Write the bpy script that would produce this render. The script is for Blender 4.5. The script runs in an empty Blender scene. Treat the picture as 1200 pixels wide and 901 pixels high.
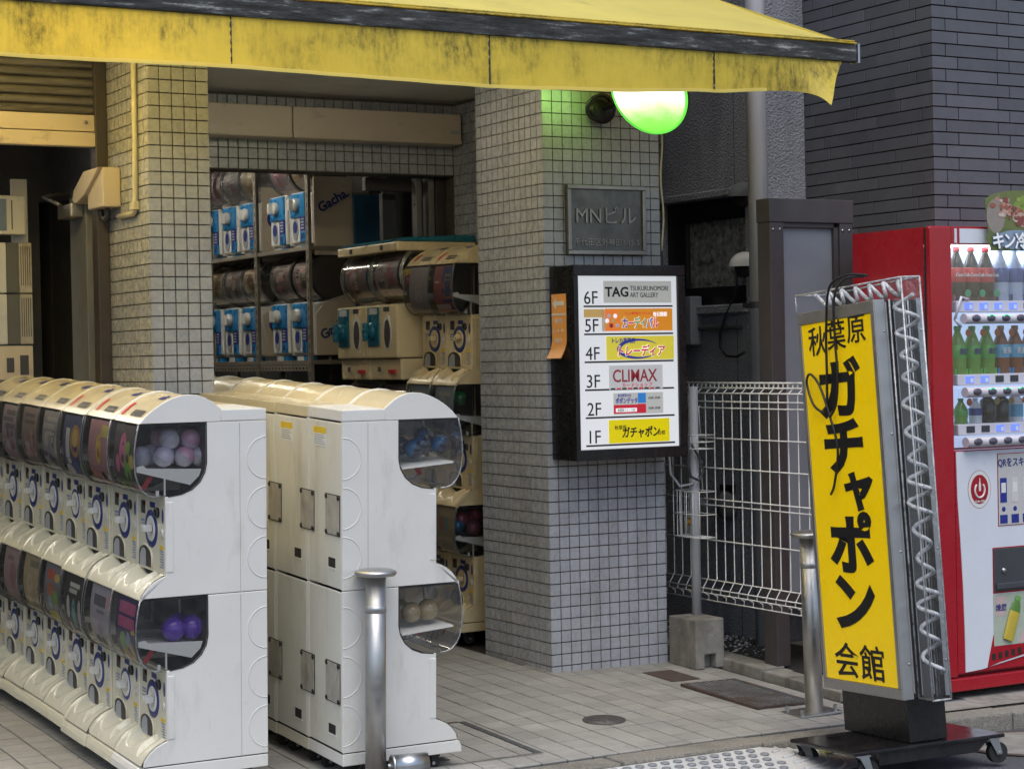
import bpy, bmesh, math, random
from mathutils import Matrix, Vector, Euler
R = math.radians
random.seed(7)
SC = bpy.context.scene
COL = SC.collection

# ------------------------------------------------------------------ camera
cam_d = bpy.data.cameras.new('camera'); cam = bpy.data.objects.new('camera', cam_d); COL.objects.link(cam)
cam_d.sensor_width = 36.0; cam_d.lens = 2272.19 / 1200 * 36; cam_d.clip_start = .05; cam_d.clip_end = 400
def cam_matrix(yaw, pitch, roll, loc):
    f = Vector((math.sin(yaw)*math.cos(pitch), math.cos(yaw)*math.cos(pitch), math.sin(pitch)))
    r = Vector((math.cos(yaw), -math.sin(yaw), 0)); d = -r.cross(f)
    c, s = math.cos(roll), math.sin(roll)
    r2 = c*r + s*d; d2 = -s*r + c*d
    m = Matrix(((r2.x, -d2.x, -f.x, loc[0]), (r2.y, -d2.y, -f.y, loc[1]), (r2.z, -d2.z, -f.z, loc[2]), (0, 0, 0, 1)))
    return m
cam.matrix_world = cam_matrix(.5132, -.0142, .0192, (-4.1646, -7.0889, 1.3445))
SC.camera = cam

# ------------------------------------------------------------------ world, sun, exposure
world = bpy.data.worlds.new('World'); SC.world = world; world.use_nodes = True
wn = world.node_tree.nodes; wl = world.node_tree.links
bg = wn['Background']; sky = wn.new('ShaderNodeTexSky'); sky.sky_type = 'NISHITA'; sky.sun_disc = False
SUN_EL, SUN_AZ = R(64), R(202)
sky.sun_elevation = SUN_EL; sky.sun_rotation = SUN_AZ; sky.air_density = 1.0; sky.dust_density = 2.0; sky.ozone_density = 1.2
wl.new(sky.outputs['Color'], bg.inputs['Color']); bg.inputs['Strength'].default_value = .115
sun_d = bpy.data.lights.new('sun', 'SUN'); sun = bpy.data.objects.new('sun', sun_d); COL.objects.link(sun)
sun_d.energy = 1.4; sun_d.angle = R(55); sun_d.color = (1, .985, .96)
sdir = Vector((math.sin(SUN_AZ)*math.cos(SUN_EL), math.cos(SUN_AZ)*math.cos(SUN_EL), math.sin(SUN_EL)))
sun.rotation_euler = sdir.to_track_quat('Z', 'Y').to_euler(); sun.location = (0, -8, 12)
SC.view_settings.view_transform = 'Standard'; SC.view_settings.look = 'None'; SC.view_settings.gamma = 1
SC.view_settings.exposure = 0.56
SC.render.engine = 'CYCLES'
SC.cycles.max_bounces = 7; SC.cycles.diffuse_bounces = 4; SC.cycles.glossy_bounces = 3; SC.cycles.transparent_max_bounces = 14; SC.cycles.caustics_reflective = False; SC.cycles.caustics_refractive = False

# ------------------------------------------------------------------ helpers
class MB:
    """collects geometry for ONE mesh object"""
    def __init__(s): s.v = []; s.f = []; s.m = []; s.s = []
    def add(s, vs, fs, mi=0, sm=False, M=None):
        o = len(s.v)
        for v in vs:
            v = Vector(v)
            if M is not None: v = M @ v
            s.v.append(v)
        for f in fs: s.f.append([o+i for i in f]); s.m.append(mi); s.s.append(sm)
        return s
    def box(s, x0, x1, y0, y1, z0, z1, mi=0, M=None):
        return s.add([(x0,y0,z0),(x1,y0,z0),(x1,y1,z0),(x0,y1,z0),(x0,y0,z1),(x1,y0,z1),(x1,y1,z1),(x0,y1,z1)],
            [(0,3,2,1),(4,5,6,7),(0,1,5,4),(1,2,6,5),(2,3,7,6),(3,0,4,7)], mi, False, M)
    def prism(s, poly, ax, a0, a1, mi=0, M=None):
        """polygon (two coordinates) swept along axis ax; poly is (x,z) for y, (y,z) for x, (x,y) for z"""
        n = len(poly)
        def p(q, a):
            return {'y': (q[0], a, q[1]), 'x': (a, q[0], q[1]), 'z': (q[0], q[1], a)}[ax]
        vs = [p(q, a0) for q in poly] + [p(q, a1) for q in poly]
        area = sum(poly[i][0]*poly[(i+1) % n][1] - poly[(i+1) % n][0]*poly[i][1] for i in range(n))
        fs = [list(range(n)), list(range(2*n-1, n-1, -1))] + [(i, n+i, n+(i+1) % n, (i+1) % n) for i in range(n)]
        flip = (area > 0) == (ax != 'y')
        if flip: fs = [list(reversed(f)) for f in fs]
        fs = [list(f) for f in fs]
        return s.add(vs, fs, mi, False, M)
    def cyl(s, p0, p1, r0, r1=None, n=16, mi=0, caps=True, sm=True):
        p0 = Vector(p0); p1 = Vector(p1); r1 = r0 if r1 is None else r1
        d = (p1-p0).normalized(); a = d.orthogonal().normalized(); b = d.cross(a)
        o = len(s.v)
        for p, r in ((p0, r0), (p1, r1)):
            for i in range(n):
                t = 2*math.pi*i/n; s.v.append(p + (a*math.cos(t)+b*math.sin(t))*r)
        for i in range(n):
            j = (i+1) % n; s.f.append([o+i, o+j, o+n+j, o+n+i]); s.m.append(mi); s.s.append(sm)
        if caps:
            s.f.append([o+i for i in range(n-1, -1, -1)]); s.m.append(mi); s.s.append(False)
            s.f.append([o+n+i for i in range(n)]); s.m.append(mi); s.s.append(False)
        return s
    def tube(s, pts, r, n=8, mi=0, closed=False):
        pts = [Vector(p) for p in pts]; o = len(s.v); N = len(pts); up = None
        for k, p in enumerate(pts):
            if closed: d = pts[(k+1) % N]-pts[k-1]
            else: d = pts[min(k+1, N-1)]-pts[max(k-1, 0)]
            d.normalize()
            if up is None: up = d.orthogonal().normalized()
            else:
                up = up - d*up.dot(d)
                up = up.normalized() if up.length > 1e-6 else d.orthogonal().normalized()
            b = d.cross(up)
            for i in range(n):
                t = 2*math.pi*i/n; s.v.append(p+(up*math.cos(t)+b*math.sin(t))*r)
        for k in range(N if closed else N-1):
            k2 = (k+1) % N
            for i in range(n):
                j = (i+1) % n; s.f.append([o+k*n+i, o+k*n+j, o+k2*n+j, o+k2*n+i]); s.m.append(mi); s.s.append(True)
        if not closed:
            s.f.append([o+i for i in range(n-1, -1, -1)]); s.m.append(mi); s.s.append(False)
            s.f.append([o+(N-1)*n+i for i in range(n)]); s.m.append(mi); s.s.append(False)
        return s
    def lathe(s, prof, n=20, M=None, mi=0, sm=True, mis=None):
        o = len(s.v)
        for r, z in prof:
            for i in range(n):
                t = 2*math.pi*i/n; v = Vector((r*math.cos(t), r*math.sin(t), z)); s.v.append(M @ v if M is not None else v)
        for k in range(len(prof)-1):
            for i in range(n):
                j = (i+1) % n; s.f.append([o+k*n+i, o+k*n+j, o+(k+1)*n+j, o+(k+1)*n+i]); s.m.append(mis[k] if mis else mi); s.s.append(sm)
        return s
    def grid(s, fn, nu, nv, mi=0, sm=True, flip=False):
        o = len(s.v)
        for j in range(nv+1):
            for i in range(nu+1): s.v.append(Vector(fn(i/nu, j/nv)))
        for j in range(nv):
            for i in range(nu):
                f = [o+j*(nu+1)+i, o+j*(nu+1)+i+1, o+(j+1)*(nu+1)+i+1, o+(j+1)*(nu+1)+i]
                s.f.append(f[::-1] if flip else f); s.m.append(mi); s.s.append(sm)
        return s
    def build(s, name, mats, parent=None, bevel=0, seg=2, loc=None, rot=None):
        me = bpy.data.meshes.new(name)
        me.from_pydata([tuple(v) for v in s.v], [], s.f)
        if not isinstance(mats, (list, tuple)): mats = [mats]
        for m in mats: me.materials.append(m)
        for p, mi, sm in zip(me.polygons, s.m, s.s): p.material_index = mi; p.use_smooth = sm
        if bevel:
            bm = bmesh.new(); bm.from_mesh(me)
            bmesh.ops.remove_doubles(bm, verts=bm.verts, dist=1e-5)
            es = [e for e in bm.edges if len(e.link_faces) == 2 and e.calc_face_angle(0) > .6]
            bmesh.ops.bevel(bm, geom=es, offset=bevel, segments=seg, affect='EDGES', profile=.6, clamp_overlap=True)
            bm.to_mesh(me); bm.free()
        me.update()
        o = bpy.data.objects.new(name, me); COL.objects.link(o)
        if parent is not None: o.parent = parent
        if loc is not None: o.location = loc
        if rot is not None: o.rotation_euler = rot
        return o
def tag(o, label, cat=None, group=None, kind=None):
    if label: o['label'] = label
    if cat: o['category'] = cat
    if group: o['group'] = group
    if kind: o['kind'] = kind
    return o
def thing(name, label, cat, loc=(0,0,0), rot=(0,0,0), group=None):
    o = bpy.data.objects.new(name, None); COL.objects.link(o); o.empty_display_size = .05
    o.location = loc; o.rotation_euler = rot
    return tag(o, label, cat, group)
def inst(src, parent=None, loc=None, rot=None, scale=None, mat=None):
    c = src.copy(); COL.objects.link(c); c.parent = parent
    if loc is not None: c.location = loc
    if rot is not None: c.rotation_euler = rot
    if scale is not None: c.scale = scale
    if mat is not None: c.material_slots[0].link = 'OBJECT'; c.material_slots[0].material = mat
    return c
def copy_tree(o, parent=None):
    c = o.copy(); COL.objects.link(c); c.parent = parent
    for ch in o.children: copy_tree(ch, c)
    return c
FACE_S = (R(90), 0, 0)          # text standing on a face that looks to the street (-y)
FACE_W = (R(90), 0, R(-90))     # text on a face that looks to -x
def text(name, body, size, mat, parent, loc, rot=FACE_S, bold=0, align='CENTER', shear=0, sx=1.0, depth=.0006, spacing=1.0, label=None):
    cu = bpy.data.curves.new(name, 'FONT'); cu.body = body; cu.size = size; cu.offset = bold*size; cu.extrude = depth
    cu.align_x = align; cu.align_y = 'CENTER'; cu.shear = shear; cu.resolution_u = 3; cu.space_character = spacing
    t = bpy.data.objects.new(name, cu); COL.objects.link(t)
    dg = bpy.context.evaluated_depsgraph_get()
    me = bpy.data.meshes.new_from_object(t.evaluated_get(dg))
    bpy.data.objects.remove(t); bpy.data.curves.remove(cu)
    me.materials.clear(); me.materials.append(mat)
    if align == 'CENTER' and len(me.vertices):
        xs_ = [v.co.x for v in me.vertices]; ys_ = [v.co.y for v in me.vertices]
        cx_, cy_ = (min(xs_)+max(xs_))/2, (min(ys_)+max(ys_))/2
        for v in me.vertices: v.co.x -= cx_; v.co.y -= cy_
    o = bpy.data.objects.new(name, me); COL.objects.link(o)
    o.parent = parent; o.location = loc; o.rotation_euler = rot; o.scale = (sx, 1, 1)
    if label: o['label'] = label
    return o

# ground height of the pavement: it falls to the kerb and to the right
def gz(x, y):
    return (-.016*x if x > 0 else 0) + (.02*y if y > 0 else .035*y)
def roadz(x, y):
    return -.125 - .012*x + .045*max(0, min(1.2, -1.5-y))

# ------------------------------------------------------------------ materials
def nodes(name):
    m = bpy.data.materials.new(name); m.use_nodes = True
    nt = m.node_tree; return m, nt, nt.nodes, nt.links, nt.nodes['Principled BSDF']
def nz(N, L, scale, detail=4, rough=.55, vec=None, stretch=None):
    t = N.new('ShaderNodeTexNoise'); t.inputs['Scale'].default_value = scale; t.inputs['Detail'].default_value = detail; t.inputs['Roughness'].default_value = rough
    g = vec
    if g is None: g = N.new('ShaderNodeNewGeometry').outputs['Position']
    if stretch:
        mp = N.new('ShaderNodeVectorMath'); mp.operation = 'MULTIPLY'; mp.inputs[1].default_value = stretch; L.new(g, mp.inputs[0]); g = mp.outputs[0]
    L.new(g, t.inputs['Vector']); return t.outputs['Fac']
def ramp(N, L, fac, stops):
    r = N.new('ShaderNodeValToRGB'); e = r.color_ramp.elements
    while len(e) > 1: e.remove(e[0])
    e[0].position = stops[0][0]; c = stops[0][1]; e[0].color = (*c, 1) if isinstance(c, tuple) else (c, c, c, 1)
    for p, c in stops[1:]:
        x = e.new(p); x.color = (*c, 1) if isinstance(c, tuple) else (c, c, c, 1)
    L.new(fac, r.inputs['Fac']); return r.outputs['Color']
def mix(N, L, fac, a, b, mode='MIX'):
    m = N.new('ShaderNodeMix'); m.data_type = 'RGBA'; m.blend_type = mode
    for s, v in ((m.inputs['Factor'], fac), (m.inputs['A'], a), (m.inputs['B'], b)):
        if hasattr(v, 'is_linked'): L.new(v, s)
        elif isinstance(v, tuple): s.default_value = (*v, 1)
        else: s.default_value = v
    return m.outputs['Result']
def bump(N, L, b, h, strength, dist=.002):
    k = N.new('ShaderNodeBump'); k.inputs['Strength'].default_value = strength; k.inputs['Distance'].default_value = dist
    L.new(h, k.inputs['Height']); L.new(k.outputs['Normal'], b.inputs['Normal'])
def mat(name, col, rough=.5, metal=0, var=.10, vs=7, bmp=0, bs=180, bd=.001, dirt=0, dcol=(.10,.085,.06), ds=(9,9,2.5), dlo=.5, coat=0, rvar=.12, spec=.5, scuff=0):
    m, nt, N, L, b = nodes(name)
    n1 = nz(N, L, vs, 6, .6)
    f = ramp(N, L, n1, [(.25, 1-var), (.75, 1+var*.6)])
    c = mix(N, L, 1.0, tuple(col), f, 'MULTIPLY')
    if dirt:
        d = nz(N, L, 1.0, 8, .68, stretch=ds)
        d = ramp(N, L, d, [(dlo, 0.0), (dlo+.2, dirt)])
        c = mix(N, L, d, c, tuple(dcol))
    if scuff:
        s1 = ramp(N, L, nz(N, L, 1.0, 3, .5, stretch=(95, 95, 14)), [(.66, 0.0), (.72, scuff)]); c = mix(N, L, s1, c, tuple(dcol))
        s2 = ramp(N, L, nz(N, L, 1.0, 3, .5, stretch=(12, 12, 80)), [(.69, 0.0), (.74, scuff*.8)]); c = mix(N, L, s2, c, tuple(dcol))
    L.new(c, b.inputs['Base Color'])
    r = ramp(N, L, nz(N, L, vs*3, 4), [(.2, max(.02, rough-rvar)), (.8, min(1, rough+rvar))]); L.new(r, b.inputs['Roughness'])
    b.inputs['Metallic'].default_value = metal; b.inputs['Specular IOR Level'].default_value = spec
    if coat: b.inputs['Coat Weight'].default_value = coat; b.inputs['Coat Roughness'].default_value = .08
    if bmp: bump(N, L, b, nz(N, L, bs, 5), bmp, bd)
    return m
def cell_mat(name, col, pitch, rough, var, rough2=.1, dirt=.25, bmp=.15, dcol=(.12,.1,.08), obj_random=True):
    """glazed tile / brick: every piece a slightly different shade, with grime"""
    m, nt, N, L, b = nodes(name)
    if obj_random:
        rnd = N.new('ShaderNodeObjectInfo').outputs['Random']
    else:
        rnd = N.new('ShaderNodeNewGeometry').outputs['Random Per Island']
    f = ramp(N, L, rnd, [(0, 1-var), (1, 1+var*.7)])
    c = mix(N, L, 1.0, tuple(col), f, 'MULTIPLY')
    g2 = ramp(N, L, nz(N, L, 14, 6, .6), [(.3, .9), (.7, 1.05)]); c = mix(N, L, 1.0, c, g2, 'MULTIPLY')
    d = ramp(N, L, nz(N, L, 1.0, 8, .7, stretch=(7, 7, 1.1)), [(.48, 0.0), (.74, dirt)]); c = mix(N, L, d, c, tuple(dcol))
    L.new(c, b.inputs['Base Color'])
    L.new(ramp(N, L, nz(N, L, 40, 4), [(.2, max(.05, rough-rough2)), (.8, rough+rough2)]), b.inputs['Roughness'])
    bump(N, L, b, nz(N, L, 60, 3), bmp, .001)
    if 'paving' in name:
        sp = ramp(N, L, nz(N, L, 26, 3, .5), [(.69, 0.0), (.75, .45)]); c2 = mix(N, L, sp, c, (.09, .08, .07)); bl = ramp(N, L, nz(N, L, 2.3, 5, .6), [(.35, .82), (.7, 1.08)]); c2 = mix(N, L, 1.0, c2, bl, 'MULTIPLY'); L.new(c2, b.inputs['Base Color'])
    return m
def emit(name, col, st):
    m, nt, N, L, b = nodes(name)
    b.inputs['Base Color'].default_value = (*[min(.8, c) for c in col], 1); b.inputs['Emission Color'].default_value = (*col, 1); b.inputs['Emission Strength'].default_value = st
    b.inputs['Roughness'].default_value = .35
    return m
def clear(name, tint=(.95,.96,.96), gloss=.10, rough=.04, haze=.03):
    """thin clear plastic: see-through with a fresnel reflection and a trace of scratches"""
    m, nt, N, L, b = nodes(name); N.remove(b)
    out = N['Material Output']
    t = N.new('ShaderNodeBsdfTransparent'); t.inputs['Color'].default_value = (*tint, 1)
    g = N.new('ShaderNodeBsdfGlossy'); g.inputs['Roughness'].default_value = rough
    d = N.new('ShaderNodeBsdfDiffuse'); d.inputs['Color'].default_value = (.8, .8, .8, 1)
    fr = N.new('ShaderNodeLayerWeight'); fr.inputs['Blend'].default_value = .35
    mr = N.new('ShaderNodeMapRange'); L.new(fr.outputs['Fresnel'], mr.inputs['Value']); mr.inputs['To Min'].default_value = gloss*.5; mr.inputs['To Max'].default_value = min(1, gloss*7)
    m1 = N.new('ShaderNodeMixShader'); L.new(mr.outputs['Result'], m1.inputs['Fac']); L.new(t.outputs[0], m1.inputs[1]); L.new(g.outputs[0], m1.inputs[2])
    hz = ramp(N, L, nz(N, L, 30, 6, .7), [(.35, haze*.3), (.8, haze*2.2)])
    m2 = N.new('ShaderNodeMixShader'); L.new(hz, m2.inputs['Fac']); L.new(m1.outputs[0], m2.inputs[1]); L.new(d.outputs[0], m2.inputs[2])
    L.new(m2.outputs[0], out.inputs['Surface'])
    return m

TILE_C = (.405, .42, .45)
K = {}
K['tile'] = cell_mat('glazed_tile', TILE_C, .05, .28, .07, dirt=.30)
K['tile_cells'] = cell_mat('glazed_tile_cells', TILE_C, .05, .28, .07, dirt=.30, obj_random=False)
K['grout'] = mat('grout', (.125,.105,.092), .9, var=.3, vs=30)
K['paver'] = cell_mat('paving_tile', (.35,.338,.312), .1035, .62, .10, dirt=.28, dcol=(.13,.12,.10), bmp=.25)
K['paver_cells'] = cell_mat('paving_tile_cells', (.35,.338,.312), .1035, .62, .10, dirt=.28, dcol=(.13,.12,.10), bmp=.25, obj_random=False)
K['joint'] = mat('paving_joint', (.034,.028,.026), .95, var=.35, vs=40)
K['brick'] = cell_mat('dark_brick', (.108,.110,.124), .05, .42, .16, dirt=.15, dcol=(.03,.03,.03), bmp=.5)
K['brick_joint'] = mat('brick_joint', (.016,.016,.018), .95)
K['white'] = mat('white_plastic', (.76,.74,.69), .36, var=.05, vs=5, bmp=.05, bs=400, dirt=.42, dcol=(.34,.31,.25), ds=(7,7,2.2), dlo=.55, scuff=.09)
K['white2'] = mat('clean_white_plastic', (.78,.77,.73), .32, var=.04, vs=5)
K['cream'] = mat('cream_plastic', (.72,.68,.53), .20, var=.06, vs=5, dirt=.45, dcol=(.28,.24,.15), ds=(8,8,3), dlo=.58)
K['hoodcream'] = mat('yellowed_hood', (.66,.565,.37), .20, var=.08, vs=4, dirt=.3, dcol=(.30,.24,.13), ds=(6,6,3), dlo=.58)
K['backcream'] = mat('yellowed_back', (.72,.70,.61), .40, var=.07, vs=3, dirt=.45, dcol=(.30,.25,.16), ds=(7,7,2), dlo=.53, scuff=.12)
K['oldplate'] = mat('grimy_plate', (.44,.41,.35), .5, var=.25, vs=18, dirt=.6, dcol=(.16,.13,.09), ds=(22,22,8), dlo=.5)
K['aged'] = mat('aged_cream_plastic', (.72,.59,.36), .24, var=.09, vs=4, dirt=.45, dcol=(.25,.17,.08), ds=(6,6,2.5), dlo=.56)
K['gap'] = mat('dark_gap', (.02,.019,.018), .8)
K['inner'] = mat('dark_inside', (.055,.045,.045), .6)
K['black'] = mat('black_plastic', (.014,.014,.016), .35, var=.2)
K['blackmat'] = mat('black_painted_metal', (.012,.012,.013), .30, var=.3, vs=12, dirt=.3, dcol=(.10,.09,.08), dlo=.6)
K['rubber'] = mat('black_rubber', (.018,.018,.018), .7)
K['navy'] = mat('navy_print', (.03,.045,.20), .4)
K['red'] = mat('red_print', (.55,.03,.04), .4)
K['yellowp'] = mat('yellow_print', (.75,.52,.03), .45)
K['greyp'] = mat('grey_print', (.35,.37,.40), .5)
K['dkgrey'] = mat('dark_grey_print', (.06,.06,.07), .5)
K['ltblue'] = mat('pale_blue_print', (.17,.24,.40), .5)
K['steel'] = mat('brushed_steel', (.50,.49,.47), .42, 1, var=.15, vs=9, bmp=.15, bs=90, dirt=.25, dcol=(.18,.15,.12), ds=(20,20,2), dlo=.55)
K['zinc'] = mat('zinc_steel', (.50,.51,.52), .35, 1, var=.12)
K['alu'] = mat('aluminium', (.48,.48,.48), .42, .85, var=.10, vs=12)
K['clear'] = clear('clear_acrylic')
K['drumclear'] = clear('clear_drum_plastic', (.97,.97,.96), .09, .05, .018)
K['rimdark'] = mat('drum_edge', (.10,.10,.10), .2, var=.1)
K['rim'] = clear('clear_rim_plastic', (.72,.73,.73), .30, .12, .18)
K['pane'] = clear('window_pane', (.45,.48,.50), .16, .10, .30)  # diffuse haze in the pane stands in for its reflection
K['dispglass'] = clear('display_glass', (.97,.98,.99), .03, .02, .01)
K['concrete'] = mat('rough_concrete', (.30,.285,.255), .9, var=.25, vs=18, bmp=.8, bs=90, bd=.003, dirt=.6, dcol=(.09,.08,.06), ds=(5,5,3), dlo=.45)
K['kerb'] = mat('aggregate_kerb', (.27,.25,.215), .92, var=.55, vs=120, bmp=1, bs=160, bd=.004, dirt=.7, dcol=(.07,.065,.05), ds=(3,3,3), dlo=.5)
K['soffit'] = mat('painted_soffit', (.66,.64,.60), .8, var=.10, vs=3, dirt=.35, dcol=(.2,.17,.13), ds=(2,2,2))
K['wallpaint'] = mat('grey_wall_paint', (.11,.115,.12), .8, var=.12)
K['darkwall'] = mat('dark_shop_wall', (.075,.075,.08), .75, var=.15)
K['steelframe'] = mat('door_frame_steel', (.34,.33,.31), .35, .8, var=.1)
K['case'] = mat('beige_painted_case', (.60,.52,.41), .45, var=.08, vs=5, dirt=.6, dcol=(.12,.08,.05), ds=(9,3,14), dlo=.6)
K['brown'] = mat('brown_metal', (.072,.062,.062), .45, .1, var=.18, dirt=.3, dcol=(.13,.12,.11), ds=(4,4,1.2))
K['panelgrey'] = mat('grey_panel', (.23,.24,.265), .5, var=.10, dirt=.3, dcol=(.10,.10,.10), ds=(5,5,1.2))
K['pipe'] = mat('grey_downpipe', (.46,.46,.48), .5, var=.07, vs=4, dirt=.35, dcol=(.15,.14,.13), ds=(12,12,1.2))
K['rack'] = mat('grey_rack', (.27,.235,.19), .55, .2, var=.15, dirt=.3, dcol=(.1,.08,.06))
K['conduit'] = mat('ivory_conduit', (.58,.54,.40), .5)
K['wire'] = mat('white_coated_wire', (.80,.79,.75), .45, var=.15, vs=30, dirt=.5, dcol=(.25,.2,.14), ds=(20,20,20))
K['plaque'] = mat('weathered_plaque', (.17,.17,.155), .42, .75, var=.35, vs=9, bmp=.2, bs=120, dirt=.4, dcol=(.06,.055,.05), ds=(12,12,8))
K['plaque_hi'] = mat('plaque_edge', (.33,.31,.28), .35, .8, var=.25)
K['rust'] = mat('brown_iron', (.10,.07,.06), .75, .2, var=.3, vs=25, bmp=.6, bs=90)
K['iron'] = mat('cast_iron', (.12,.125,.13), .6, .5, var=.35, vs=30, bmp=.5, bs=120, dirt=.7, dcol=(.16,.09,.04), ds=(4,4,4), dlo=.5)
K['vmred'] = mat('vending_red', (.38,.007,.017), .28, var=.08, vs=4, dirt=.35, dcol=(.10,.02,.02), ds=(6,6,1.6), dlo=.58, coat=.3)
K['vmwhite'] = mat('vending_white', (.70,.73,.79), .35, var=.04, dirt=.3, dcol=(.35,.33,.3), ds=(14,14,5), dlo=.64)
K['paper'] = mat('paper_white', (.74,.74,.72), .6, var=.03)
K['kick'] = mat('matt_dark', (.02,.018,.016), .9)  # near-black for grime, and for shade painted into holes and openings
K['teal'] = mat('teal_plastic', (.015,.15,.22), .3, var=.15)
K['blue'] = mat('sky_blue_plastic', (.02,.22,.52), .3, var=.12)
K['deepblue'] = mat('deep_blue_plastic', (.02,.035,.25), .35)
K['gwhite'] = mat('grey_white_plastic', (.62,.61,.58), .32, var=.08)
K['bluecurtain'] = mat('blue_panel', (.014,.085,.17), .6, var=.15)
K['leaf'] = mat('dry_leaf', (.34,.33,.12), .7, var=.4, vs=60)
def stucco(name, col):
    m, nt, N, L, b = nodes(name)
    v = N.new('ShaderNodeTexVoronoi'); v.inputs['Scale'].default_value = 95; L.new(N.new('ShaderNodeNewGeometry').outputs['Position'], v.inputs['Vector'])
    n = nz(N, L, 160, 5, .6)
    h = N.new('ShaderNodeMath'); h.operation = 'ADD'; L.new(v.outputs['Distance'], h.inputs[0]); L.new(n, h.inputs[1])
    bump(N, L, b, h.outputs[0], 1.0, .006)
    c = ramp(N, L, nz(N, L, 3, 6), [(.3, .85), (.7, 1.1)]); c = mix(N, L, 1.0, tuple(col), c, 'MULTIPLY')
    s = ramp(N, L, nz(N, L, 1.0, 7, .6, stretch=(7, 7, .7)), [(.5, 0.0), (.75, .5)]); c = mix(N, L, s, c, (.035, .035, .037))
    L.new(c, b.inputs['Base Color']); b.inputs['Roughness'].default_value = .9
    return m
K['stucco'] = stucco('grey_stucco', (.31,.315,.345))
def awning_mat(name, col, mould_lo, stretch, transl=.35, mould=.85):
    m, nt, N, L, b = nodes(name); out = N['Material Output']
    c = ramp(N, L, nz(N, L, 2.2, 6, .6), [(.3, .88), (.7, 1.06)]); c = mix(N, L, 1.0, tuple(col), c, 'MULTIPLY')
    tc = N.new('ShaderNodeTexCoord').outputs['Object']
    big = nz(N, L, 3.0, 6, .62, vec=tc); fine = nz(N, L, 1.0, 9, .75, vec=tc, stretch=stretch)
    streak = nz(N, L, 1.0, 6, .65, vec=tc, stretch=(stretch[0]*.7, stretch[1]*.7, 5))
    a = N.new('ShaderNodeMath'); a.operation = 'ADD'; L.new(big, a.inputs[0]); a.inputs[1].default_value = 0
    # mould collects below the seam: object z runs from 0 at the hem to 1 at the seam
    sx = N.new('ShaderNodeSeparateXYZ'); L.new(tc, sx.inputs[0])
    g = N.new('ShaderNodeMapRange'); L.new(sx.outputs['Z'], g.inputs['Value']); g.inputs['From Min'].default_value = 0; g.inputs['From Max'].default_value = .19; g.inputs['To Min'].default_value = -.10; g.inputs['To Max'].default_value = .06
    ad = N.new('ShaderNodeMath'); L.new(a.outputs[0], ad.inputs[0]); L.new(g.outputs[0], ad.inputs[1])
    mask = ramp(N, L, ad.outputs[0], [(mould_lo, .03), (mould_lo+.10, .30), (mould_lo+.22, 1.0)])
    spk = ramp(N, L, fine, [(.34, .18), (.50, .60), (.62, 1.0)]); stk = ramp(N, L, streak, [(.35, .30), (.62, 1.0)])
    d = mix(N, L, 1.0, mix(N, L, 1.0, mask, spk, 'MULTIPLY'), stk, 'MULTIPLY'); d = mix(N, L, 1.0, d, (mould, mould, mould), 'MULTIPLY')
    c = mix(N, L, d, c, (.075, .066, .022))
    L.new(c, b.inputs['Base Color']); b.inputs['Roughness'].default_value = .55
    bump(N, L, b, nz(N, L, 5, 4, .5, vec=tc), .35, .02)
    tr = N.new('ShaderNodeBsdfTranslucent'); L.new(c, tr.inputs['Color'])
    ms = N.new('ShaderNodeMixShader'); ms.inputs['Fac'].default_value = transl
    L.new(b.outputs[0], ms.inputs[1]); L.new(tr.outputs[0], ms.inputs[2]); L.new(ms.outputs[0], out.inputs['Surface'])
    return m
K['valance'] = awning_mat('yellow_valance', (.86,.66,.085), .375, (60, 60, 26), .35, 1.0)
K['canopy'] = awning_mat('yellow_canopy', (.95,.80,.21), .58, (16, 16, 16), .38, .5)
def bar_mat():
    m, nt, N, L, b = nodes('mouldy_bar')
    c = ramp(N, L, nz(N, L, 1.0, 9, .75, stretch=(5, 5, 40)), [(.42, (.018,.018,.016)), (.56, (.06,.062,.06)), (.64, (.34,.35,.34)), (.75, (.5,.44,.15))])
    L.new(c, b.inputs['Base Color']); b.inputs['Roughness'].default_value = .8; bump(N, L, b, nz(N, L, 120, 4), .6, .003); return m
K['bar'] = bar_mat()
def asphalt():
    m, nt, N, L, b = nodes('asphalt')
    c = ramp(N, L, nz(N, L, 260, 4, .7), [(.35, (.035,.036,.04)), (.55, (.10,.10,.11)), (.72, (.26,.26,.27))])
    p = ramp(N, L, nz(N, L, 2.0, 5), [(.3, .8), (.7, 1.2)]); c = mix(N, L, 1.0, c, p, 'MULTIPLY')
    L.new(c, b.inputs['Base Color']); b.inputs['Roughness'].default_value = .9; bump(N, L, b, nz(N, L, 260, 4, .7), .9, .004); return m
K['asphalt'] = asphalt()
def gravel_mat():
    m, nt, N, L, b = nodes('gravel_stone')
    r = N.new('ShaderNodeTexVoronoi'); r.inputs['Scale'].default_value = 45; L.new(N.new('ShaderNodeNewGeometry').outputs['Position'], r.inputs['Vector'])
    sp = N.new('ShaderNodeSeparateColor'); L.new(r.outputs['Color'], sp.inputs[0])
    L.new(ramp(N, L, sp.outputs[0], [(0, (.10,.10,.11)), (.6, (.28,.28,.29)), (1, (.60,.60,.60))]), b.inputs['Base Color']); b.inputs['Roughness'].default_value = .8; return m
K['gravel'] = gravel_mat()

# ================================================================== THE SETTING
def bevel_tile(name, w, d, h, bev, m):
    """a piece lying in xy, top at z=0, centred"""
    o = MB().box(-w/2, w/2, -d/2, d/2, -h, 0).build(name, m, None, bev, 1)
    me = o.data; bpy.data.objects.remove(o); return me
def slope_rot(x, y):
    a = -.016 if x > 0 else 0; b = .02 if y > 0 else .035
    return (math.atan(b), -math.atan(a), 0)
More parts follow.
